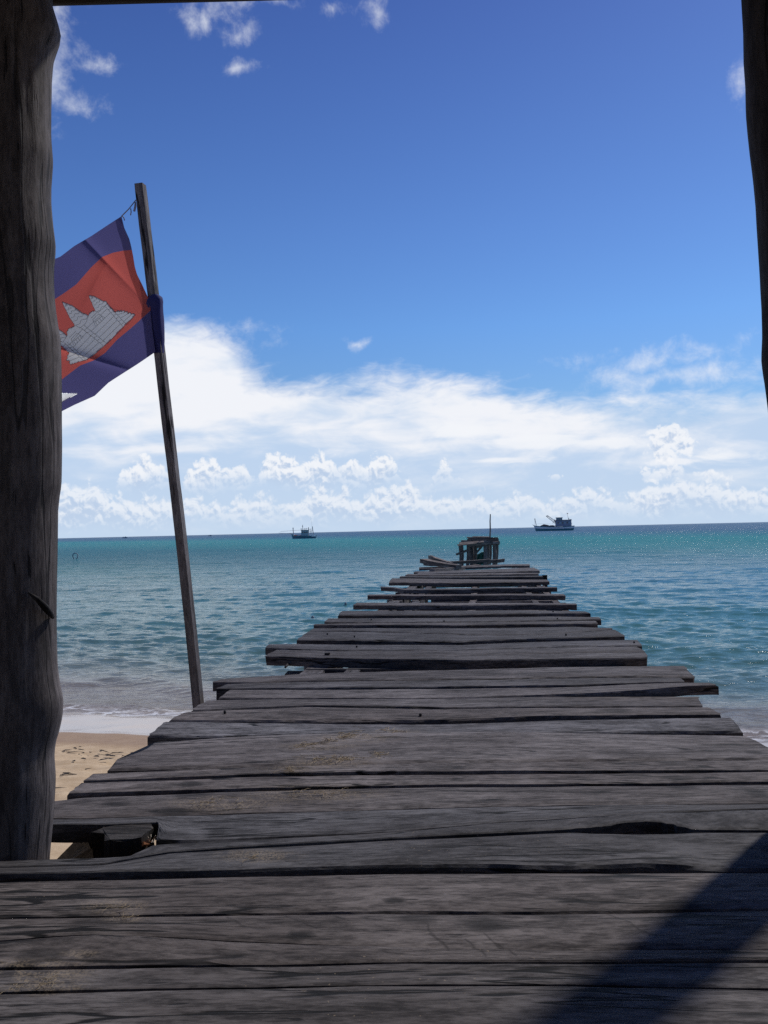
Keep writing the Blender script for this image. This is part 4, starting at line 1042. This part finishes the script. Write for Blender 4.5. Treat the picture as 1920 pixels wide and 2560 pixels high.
mb = MB(); bx(mb, 925, 470, 1310, 320, 3.0); cabin = P(mb, 'cabin', BM['cabd'])
for k in range(6):
    mb = MB(); bx(mb, 965 + k * 56, 400, 1000 + k * 56, 355, 3.04); P(mb, 'window', BM['cab' if k % 2 else 'pane'], cabin)
mb = MB(); bx(mb, 930, 320, 1320, 300, 3.7); P(mb, 'roof', BM['roof'])
mb = MB(); bx(mb, 945, 300, 1090, 252, 2.4); wh = P(mb, 'wheelhouse', BM['cab'])
mb = MB(); bx(mb, 935, 252, 1098, 238, 2.8); P(mb, 'roof', BM['roof'], wh)
for k in range(3):
    mb = MB(); bx(mb, 958 + k * 44, 290, 990 + k * 44, 268, 2.44); P(mb, 'window', BM['pane'], wh)
mb = MB(); bl(mb, 440, 430, 405, 258, .13); bl(mb, 405, 258, 402, 430, .04); bx(mb, 392, 268, 422, 255, .4); P(mb, 'mast', BM['metal'], label='bow mast')
mb = MB()
for yo in (-.5, .5):
    bl(mb, 930, 330, 735, 185, .07, yo, yo * .4); bl(mb, 910, 385, 690, 200, .07, yo, yo * .4)
for k in range(9):
    f = k / 8; a, b = lerp2((930, 330), (735, 185), f), lerp2((910, 385), (690, 200), f); bl(mb, *a, *b, .045)
    if k < 8: c = lerp2((910, 385), (690, 200), f + .12); bl(mb, *a, *c, .045, -.3, .3)
bl(mb, 735, 185, 690, 200, .16); bl(mb, 735, 185, 740, 215, .10); bl(mb, 930, 390, 880, 290, .08); bl(mb, 930, 300, 850, 380, .07); bl(mb, 930, 420, 900, 280, .1)
P(mb, 'crane_boom', BM['metal'])
mb = MB(); bl(mb, 1250, 305, 1222, 140, .05); bl(mb, 1265, 300, 1255, 255, .14); P(mb, 'flag_staff', BM['metal'])
mb = MB(); bx(mb, 1214, 152, 1246, 134, .06); P(mb, 'pennant', BM['red'])
mb = MB()
for k in range(40):
    f = k / 39; x = 545 + 340 * f; z = 455 - (30 + 20 * math.sin(f * 7)) * math.sin(math.pi * f) ** .6 - 12 * random.random()
    bx(mb, x - 16, 470, x + 16, z, random.uniform(1.2, 2.6))
P(mb, 'net_heap', BM['net'])
mb = MB(); bx(mb, 1290, 470, 1312, 290, 2.9); bl(mb, 1330, 455, 1330, 390, .05); bl(mb, 1300, 390, 1335, 385, .08); P(mb, 'stern_frame', BM['cabd'])
mb = MB(); bx(mb, 870, 462, 915, 445, 1.5); P(mb, 'crate', BM['white'])
mb = MB(); bl(mb, 372, 435, 350, 402, .10); bl(mb, 470, 385, 900, 400, .03); P(mb, 'bowsprit', BM['metal'])
# left hand boat
p, rz = facing(760, 1346.3, R(-8)); dist = math.hypot(p.x, p.y); S = .0723 * dist / F
lb = empty('fishing_boat', tuple(p), rz)
tag(lb, 'smaller dark fishing boat with outrigger poles and a red-trimmed bow, at left', 'boat', 'fishing boats at anchor offshore')
def rb(x, y): return ((x - 828) * S, (785 - y) * S)
Ll = 875 * S
KB = S / .0130
P = boat(lb, Ll, [170 * S, 152 * S, 115 * S, 88 * S, 86 * S, 102 * S, 112 * S], 250 * S, (.60, .9), dict(hull=BM['navy'], stripe=BM['teal'], deck=BM['deck']))
mb = MB(); bx(mb, 745, 700, 990, 505, 2.1); cabin = P(mb, 'cabin', BM['cab'])
mb = MB(); bx(mb, 730, 505, 1010, 488, 2.6); P(mb, 'roof', BM['roof'])
for k in range(3):
    mb = MB(); bx(mb, 770 + k * 75, 600, 820 + k * 75, 545, 2.14); P(mb, 'window', BM['pane'], cabin)
mb = MB(); bl(mb, 465, 620, 455, 412, .16); bx(mb, 438, 425, 482, 408, .3); P(mb, 'mast', BM['metal'], label='bow mast')
mb = MB(); bl(mb, 795, 490, 785, 315, .11); bx(mb, 770, 375, 806, 362, .3); bl(mb, 735, 490, 735, 425, .12); bl(mb, 860, 490, 862, 425, .09); bl(mb, 905, 490, 912, 420, .09); bl(mb, 735, 460, 1000, 445, .05); P(mb, 'mast', BM['metal'], label='cabin mast with rails')
mb = MB(); bl(mb, 995, 700, 992, 400, .15); bl(mb, 1160, 660, 1122, 372, .15); bl(mb, 1010, 540, 1150, 530, .09); bl(mb, 1060, 660, 1055, 450, .07); bl(mb, 1000, 470, 1130, 460, .06); bl(mb, 1095, 660, 1100, 480, .06); bl(mb, 1120, 430, 1078, 60, .022); P(mb, 'stern_gantry', BM['metal'])
mb = MB(); bl(mb, 735, 490, -20, 523, .05, .6, 3.0); P(mb, 'outrigger_pole', BM['metal'])
mb = MB(); bl(mb, 420, 600, -10, 573, .05, -.3, -2.6); bl(mb, 430, 640, 330, 588, .12); P(mb, 'outrigger_pole', BM['metal'])
mb = MB(); bx(mb, 495, 690, 735, 652, 2.3); P(mb, 'gunwale', BM['red'])
mb = MB(); bx(mb, 590, 682, 730, 664, 2.36); bx(mb, 470, 680, 500, 640, 1.6); P(mb, 'rub_rail', BM['white'])
mb = MB(); bx(mb, 1035, 722, 1250, 676, 2.9); P(mb, 'stern_awning', BM['white'])
# specks of two more boats on the horizon
for k, (px, py, sc, lab) in enumerate(((312, 1342.6, 1.0, 'tiny distant boat on the horizon left of the flag pole'), (525, 1337.6, .8, 'tiny distant boat on the horizon right of the flag pole'))):
    px_h = 1346 - (px - 137) * .0230
    d = ray(px, px_h + 2.0); p = Vector((d.x, d.y, 0)).normalized() * 1800
    b = empty('distant_boat', (p.x, p.y, 0), -math.atan2(p.x, p.y)); tag(b, lab, 'boat')
    mb = MB(); nn = 9
    for i in range(nn):
        f = i / (nn - 1); x = (-4.5 + 9 * f) * sc; hb = 1.3 * math.sin(math.pi * (.1 + .8 * f)); zt = (1.1 + .8 * abs(f - .5) * 2) * sc
        for (yy, zz) in ((-hb, zt), (-hb * .6, -.2), (hb * .6, -.2), (hb, zt)): mb.v.append(Vector((x, yy, zz)))
        if i:
            for j in range(4): mb.face(((i - 1) * 4 + j, i * 4 + j, i * 4 + (j + 1) % 4, (i - 1) * 4 + (j + 1) % 4))
    o = mb.build('hull', BM['navy']); o.parent = b
    mb = MB(); mb.box((1.2 * sc, 0, 2.1 * sc), (2.6 * sc, 1.6, 2.0 * sc)); mb.tube([(-2 * sc, 0, 1), (-2 * sc, 0, 4.4 * sc)], .12, 5); o = mb.build('cabin', BM['cabd']); o.parent = b

# floats on the water
def float_ball(px, py, r, lab):
    c = sea_pt(px, py); mb = MB()
    mb.tube([(0, 0, -.5 * r), (0, 0, .1 * r), (0, 0, .8 * r), (0, 0, 1.3 * r), (0, 0, 1.5 * r)], [.7 * r, r, .85 * r, .3 * r, .12 * r], 12)
    o = mb.build('float', BM['roof'], smooth=True); o.location = c; tag(o, lab, 'float')
float_ball(864, 1510, .05, 'small dark float in the water nearest the pier')
float_ball(782, 1546, .06, 'small dark float in the water left of the pier, nearer the shore')
c = sea_pt(188, 1398); mb = MB(); nn = 18
ring = [(.32 * math.cos(2 * math.pi * k / nn) + .02, .1 * math.sin(4 * math.pi * k / nn), .35 + .42 * math.sin(2 * math.pi * k / nn)) for k in range(nn)]
mb.tube(ring + [ring[0]], .06, 7, caps=False); o = mb.build('ring_float', BM['roof'], smooth=True); o.location = c; tag(o, 'small black ring afloat on the turquoise water left of the flag pole', 'ring float')

# dark wrack scattered on the sand
mb = MB(); rs = random.Random(5)
for k in range(420):
    q = rs.choice([-3.0, -3.1, -3.6, -4.3, -5.0]) + rs.gauss(0, .18); s = rs.uniform(-3, 9)
    x = pL.x + sd.x * s + SN.x * q; y = pL.y + sd.y * s + SN.y * q; z = float(beach_z(np.array(q))) + .012
    a = rs.gauss(0, .5); L = rs.uniform(.01, .06) * (2.2 if rs.random() < .08 else 1); w = rs.uniform(.008, .022)
    d = Vector((math.cos(a), math.sin(a), 0)); nvec = Vector((-d.y, d.x, 0))
    b = len(mb.v); P0 = Vector((x, y, z))
    for (u, v, h) in ((-1, 0, 0), (-.3, -1, .006), (.6, -.7, .01), (1, .1, .004), (.4, .9, .008), (-.5, .8, .012)): mb.v.append(P0 + d * u * L + nvec * v * w + Vector((0, 0, h)))
    mb.face(range(b, b + 6))
o = mb.build('seaweed_wrack', plain('dry_wrack', (.035, .025, .018), .9)); tag(o, 'dark scraps of dried wrack scattered over the sand', 'wrack', kind='stuff')

# ------------------------------------------------------------------ sun, sky and clouds
SUN_EL, SUN_AZ = R(50), R(36)                    # azimuth from +Y (pier direction) towards +X
sl = bpy.data.lights.new('sun', 'SUN'); sl.energy = 3.4; sl.angle = R(2.6); sl.color = (1.0, .96, .90)
so = bpy.data.objects.new('sun', sl); C.objects.link(so)
sv = Vector((math.sin(SUN_AZ) * math.cos(SUN_EL), math.cos(SUN_AZ) * math.cos(SUN_EL), math.sin(SUN_EL)))
so.rotation_euler = sv.to_track_quat('Z', 'Y').to_euler()

w = bpy.data.worlds.new('World'); scene.world = w; w.use_nodes = True
w.cycles.sampling_method = 'MANUAL'; w.cycles.sample_map_resolution = 512
T = NT(w.node_tree); T.n.clear()
STR = 0.10
wout = T.new('ShaderNodeOutputWorld'); bg = T.new('ShaderNodeBackground'); T.l.new(bg.outputs[0], wout.inputs[0]); bg.inputs[1].default_value = STR
sky = T.new('ShaderNodeTexSky'); sky.sky_type = 'NISHITA'; sky.sun_disc = False; sky.sun_elevation = SUN_EL; sky.sun_rotation = SUN_AZ
sky.altitude = 0; sky.air_density = 1.0; sky.dust_density = .4; sky.ozone_density = 2.5
gen = T.new('ShaderNodeTexCoord').outputs['Generated']
dirn = T.vec('NORMALIZE', gen)
dx = T.vec('DOT_PRODUCT', dirn, tuple(r0)); dy = T.vec('DOT_PRODUCT', dirn, tuple(f0)); dz_ = T.sep(dirn)[2]
DEG = 180 / math.pi
azn = T.math('MULTIPLY', T.math('ARCTAN2', dx, dy), DEG); eln = T.math('MULTIPLY', T.math('ARCSINE', dz_), DEG)
Pv = T.comb(azn, eln, 0.0)
def azel(px, py):
    d = ray(px, py).normalized(); return math.degrees(math.atan2(d.dot(r0), d.dot(f0))), math.degrees(math.asin(d.z))

def n2(t, v, scale, detail=4, rough=.55, dist=0.0):
    return t.noise(v, scale, detail, rough, dist, '2D')
def ellipses(t, P, puffs):
    acc = None
    for (px, py, rx, ry) in puffs:
        a, e = azel(px, py); ca = math.cos(math.radians(e))
        d = t.vec('LENGTH', t.vec('MULTIPLY', t.vec('SUBTRACT', P, (a, e, 0)), (37.5 * ca / rx, 37.5 / ry, 0)))
        acc = d if acc is None else t.math('MINIMUM', acc, d)
    return t.math('SUBTRACT', 1.0, acc)
def skyline(t, az, pts):
    st = []
    for px, py in pts:
        a, e = azel(px, py); st.append(((a + 40) / 80, e / 40))
    return t.math('MULTIPLY', t.ramp(t.math('MULTIPLY_ADD', az, 1 / 80, .5), st), 40.0)
def group(name):
    g = bpy.data.node_groups.new(name, 'ShaderNodeTree')
    g.interface.new_socket('P', in_out='INPUT', socket_type='NodeSocketVector'); g.interface.new_socket('D', in_out='OUTPUT', socket_type='NodeSocketFloat')
    t = NT(g); gi, go = t.new('NodeGroupInput'), t.new('NodeGroupOutput')
    return g, t, gi.outputs[0], go
def call(g, v):
    n = T.new('ShaderNodeGroup'); n.node_tree = g; T.put(n.inputs[0], v); return n.outputs[0]

ROW_A = [(150, 1222), (288, 1212), (305, 1158), (352, 1130), (400, 1152), (425, 1208), (458, 1208), (480, 1160), (525, 1136), (562, 1168), (598, 1150), (634, 1186), (650, 1150), (700, 1118), (742, 1150), (770, 1130), (806, 1121), (840, 1152), (870, 1130), (905, 1162), (940, 1113), (982, 1150), (1004, 1200), (1080, 1206), (1090, 1156), (1108, 1140), (1128, 1176), (1180, 1214)]
ROW_B = [(60, 1204), (150, 1206), (225, 1196), (280, 1226), (340, 1240), (450, 1230), (560, 1255), (612, 1238), (643, 1220), (680, 1250), (730, 1254), (765, 1224), (800, 1198), (830, 1216), (860, 1212), (900, 1236), (968, 1208), (1024, 1194), (1070, 1226), (1120, 1240), (1180, 1220), (1250, 1245), (1310, 1216), (1380, 1240), (1471, 1210), (1560, 1232), (1600, 1215), (1654, 1190), (1780, 1196), (1822, 1184), (1880, 1215), (1960, 1225)]
TOWERS = [(1672, 1092, 50, 34), (1702, 1112, 34, 26), (1650, 1130, 46, 30), (1664, 1186, 62, 24), (1750, 1190, 56, 15), (1388, 1194, 20, 14)]
SHEET = [(1535, 1108, 130, 18), (1335, 1104, 150, 22), (1804, 1140, 130, 24), (1180, 1080, 150, 24), (1700, 1152, 120, 12), (1250, 1150, 120, 12)]
WISP = [(470, 51, 34, 30), (507, 54, 13, 30), (567, 18, 54, 26), (592, 90, 32, 24), (610, 175, 44, 18), (693, 4, 44, 14), (838, 24, 28, 18), (934, 20, 26, 30), (139, 30, 36, 50), (132, 175, 44, 90), (186, 254, 60, 32), (240, 150, 50, 24), (1862, 190, 24, 46), (898, 860, 26, 16),
        (1640, 895, 190, 26), (1540, 940, 60, 30), (1690, 935, 190, 26), (620, 826, 72, 26), (560, 872, 100, 44)]
gC, t, P0, go = group('cumulus_lumps')
wv = t.new('ShaderNodeTexNoise', noise_dimensions='2D'); t.put(wv.inputs['Vector'], P0); wv.inputs['Scale'].default_value = 1.1; wv.inputs['Detail'].default_value = 3
Pw = t.vec('ADD', P0, t.vec('SCALE', t.vec('SUBTRACT', wv.outputs['Color'], (.5, .5, .5)), .75))
tot = None
for sc_, am in ((.85, .95), (1.9, .62), (4.1, .34), (8.5, .15)):
    v = t.new('ShaderNodeTexVoronoi', voronoi_dimensions='2D', feature='F1'); t.put(v.inputs['Vector'], Pw); v.inputs['Scale'].default_value = sc_
    k = t.math('MULTIPLY', t.math('SUBTRACT', .40, v.outputs['Distance']), am)
    tot = k if tot is None else t.math('ADD', tot, k)
t.l.new(tot, go.inputs[0])
gS, t, P0, go = group('sheets')
ns = n2(t, t.vec('MULTIPLY', P0, (.45, 1.6, 1)), .5, 7, .6, .4)
t.l.new(t.math('MULTIPLY_ADD', t.math('SUBTRACT', ns, .5), 2.4, ellipses(t, P0, SHEET)), go.inputs[0])
gW, t, P0, go = group('wisps')
wn = t.new('ShaderNodeTexNoise', noise_dimensions='2D'); t.put(wn.inputs['Vector'], P0); wn.inputs['Scale'].default_value = .28; wn.inputs['Detail'].default_value = 4
Pw = t.vec('ADD', P0, t.vec('SCALE', t.vec('SUBTRACT', wn.outputs['Color'], (.5, .5, .5)), 2.0))
nw = n2(t, t.vec('MULTIPLY', P0, (.9, 1.0, 1)), .50, 9, .66, .15)
t.l.new(t.math('MULTIPLY_ADD', t.math('SUBTRACT', nw, .5), 3.0, t.math('MULTIPLY', ellipses(t, Pw, WISP), .85)), go.inputs[0])

# base sky: the physical sky, deepened to the clear tropical blue
skyc = T.mix(1.0, sky.outputs[0], (.88, .90, .92), 'MULTIPLY')
tintramp = T.ramp(T.math('DIVIDE', eln, 60.0), [(0, (.78, .84, .90)), (.10, (.62, .80, 1.0)), (.22, (.56, .84, 1.18)), (.32, (.51, .74, 1.12)), (.55, (.36, .49, .90)), (1, (.3, .42, .82))])
skyc = T.mix(1.0, skyc, tintramp, 'MULTIPLY')
K = 1.0 / STR
def lin(c): return tuple(K * v for v in c)
# high anvil sheet whose upper limit follows the azimuth
bnd = [(-60, 960), (60, 780), (409, 792), (497, 806), (560, 822), (610, 900), (670, 926), (760, 946), (850, 954), (930, 944), (995, 930), (1139, 930), (1233, 944), (1277, 966), (1416, 982), (1488, 994), (1665, 985), (1920, 968), (2100, 980)]
stops = []
for px, py in bnd:
    a, e = azel(px, py); stops.append(((a + 40) / 80, e / 40))
bcurve = T.ramp(T.math('DIVIDE', T.math('ADD', azn, 40.0), 80.0), stops)
bel = T.math('MULTIPLY', bcurve, 40.0)
n_a = n2(T, T.vec('MULTIPLY', Pv, (.16, .42, 1)), 1.0, 7, .58, .5)
n_b = n2(T, T.vec('MULTIPLY', Pv, (.55, 1.3, 1)), 1.0, 6, .6, .4)
hgt = T.math('ADD', T.math('SUBTRACT', bel, eln), T.math('ADD', T.math('MULTIPLY', T.math('SUBTRACT', n_a, .5), 3.4), T.math('MULTIPLY', T.math('SUBTRACT', n_b, .5), 1.8)))
anv = T.step(hgt, -.6, 1.9)
# streaky interior: white bands and pale blue-grey ones
n_s = n2(T, T.vec('MULTIPLY', Pv, (.07, .26, 1)), 1.0, 6, .52, .5)
n_t = n2(T, T.vec('MULTIPLY', Pv, (.30, .85, 1)), 1.0, 6, .52, .3)
low = T.math('SUBTRACT', 1.0, T.step(eln, 4.0, 9.5))
streak = T.math('ADD', T.math('ADD', T.math('MULTIPLY', n_s, .65), T.math('MULTIPLY', n_t, .35)), T.math('MULTIPLY', low, .24))
blueish = T.step(streak, .48, .76)
anvc = T.mix(blueish, lin((.88, .90, .95)), lin((.52, .66, .86)))
c = T.mix(anv, skyc, anvc)
# horizon haze
hz = T.math('SUBTRACT', 1.0, T.step(eln, -.5, 5.5))
c = T.mix(T.math('MULTIPLY', hz, .75), c, lin((.56, .69, .85)))
# thin sheets
s_ = call(gS, Pv); sden = T.step(s_, .0, .7)
c = T.mix(T.math('MULTIPLY', sden, .8), c, lin((.90, .92, .96)))
# cumulus, lit from the upper right
t0 = call(gC, Pv); t1 = call(gC, T.vec('ADD', Pv, (.10, .24, 0)))
soft = n2(T, Pv, .30, 4, .55)
azw = T.math('ADD', azn, T.math('MULTIPLY', T.math('SUBTRACT', soft, .5), 1.2))
def row(c, top, base, fade, opac, rim):
    d = T.math('ADD', T.math('SUBTRACT', top, eln), t0)
    den = T.math('MULTIPLY', T.step(d, -.10, rim), T.step(T.math('ADD', T.math('SUBTRACT', eln, base), T.math('MULTIPLY', T.math('SUBTRACT', soft, .5), 2.0)), -fade, fade))
    lit = T.math('ADD', T.math('MULTIPLY', T.math('SUBTRACT', t0, t1), 1.15), T.math('SUBTRACT', .80, T.math('MULTIPLY', T.step(d, .15, 2.3), .62)), clamp=True)
    cc = T.mix(T.step(lit, .05, .85), lin((.50, .61, .79)), lin((.92, .935, .965)))
    return T.mix(T.math('MULTIPLY', den, opac), c, cc)
eA, eB = azel(700, 1200)[1], azel(900, 1288)[1]
tw = T.math('ADD', T.math('MULTIPLY', ellipses(T, Pv, TOWERS), 1.3), eln)
c = row(c, T.math('ADD', skyline(T, azw, ROW_A), -.12), eA, .85, .88, .42)
c = row(c, tw, azel(1700, 1190)[1], .6, .80, .45)
c = row(c, T.math('ADD', skyline(T, azw, ROW_B), -.10), eB, 1.0, .66, .62)
# high wisps
wd = call(gW, Pv); wden = T.step(wd, -.30, 2.0)
c = T.mix(T.math('MULTIPLY', wden, .80), c, lin((.86, .89, .95)))
# below the horizon the world is plain sea haze
c = T.mix(T.step(eln, -.6, -.1), lin((.10, .17, .24)), c)
T.put(bg.inputs[0], c)

# ------------------------------------------------------------------ render settings
scene.view_settings.view_transform = 'Standard'; scene.view_settings.look = 'None'
scene.view_settings.exposure = 0.0; scene.view_settings.gamma = 1.0
scene.render.engine = 'CYCLES'
scene.cycles.use_denoising = False
scene.cycles.max_bounces = 6; scene.cycles.transparent_max_bounces = 8
scene.cycles.sample_clamp_indirect = 4.0; scene.cycles.sample_clamp_direct = 7.0
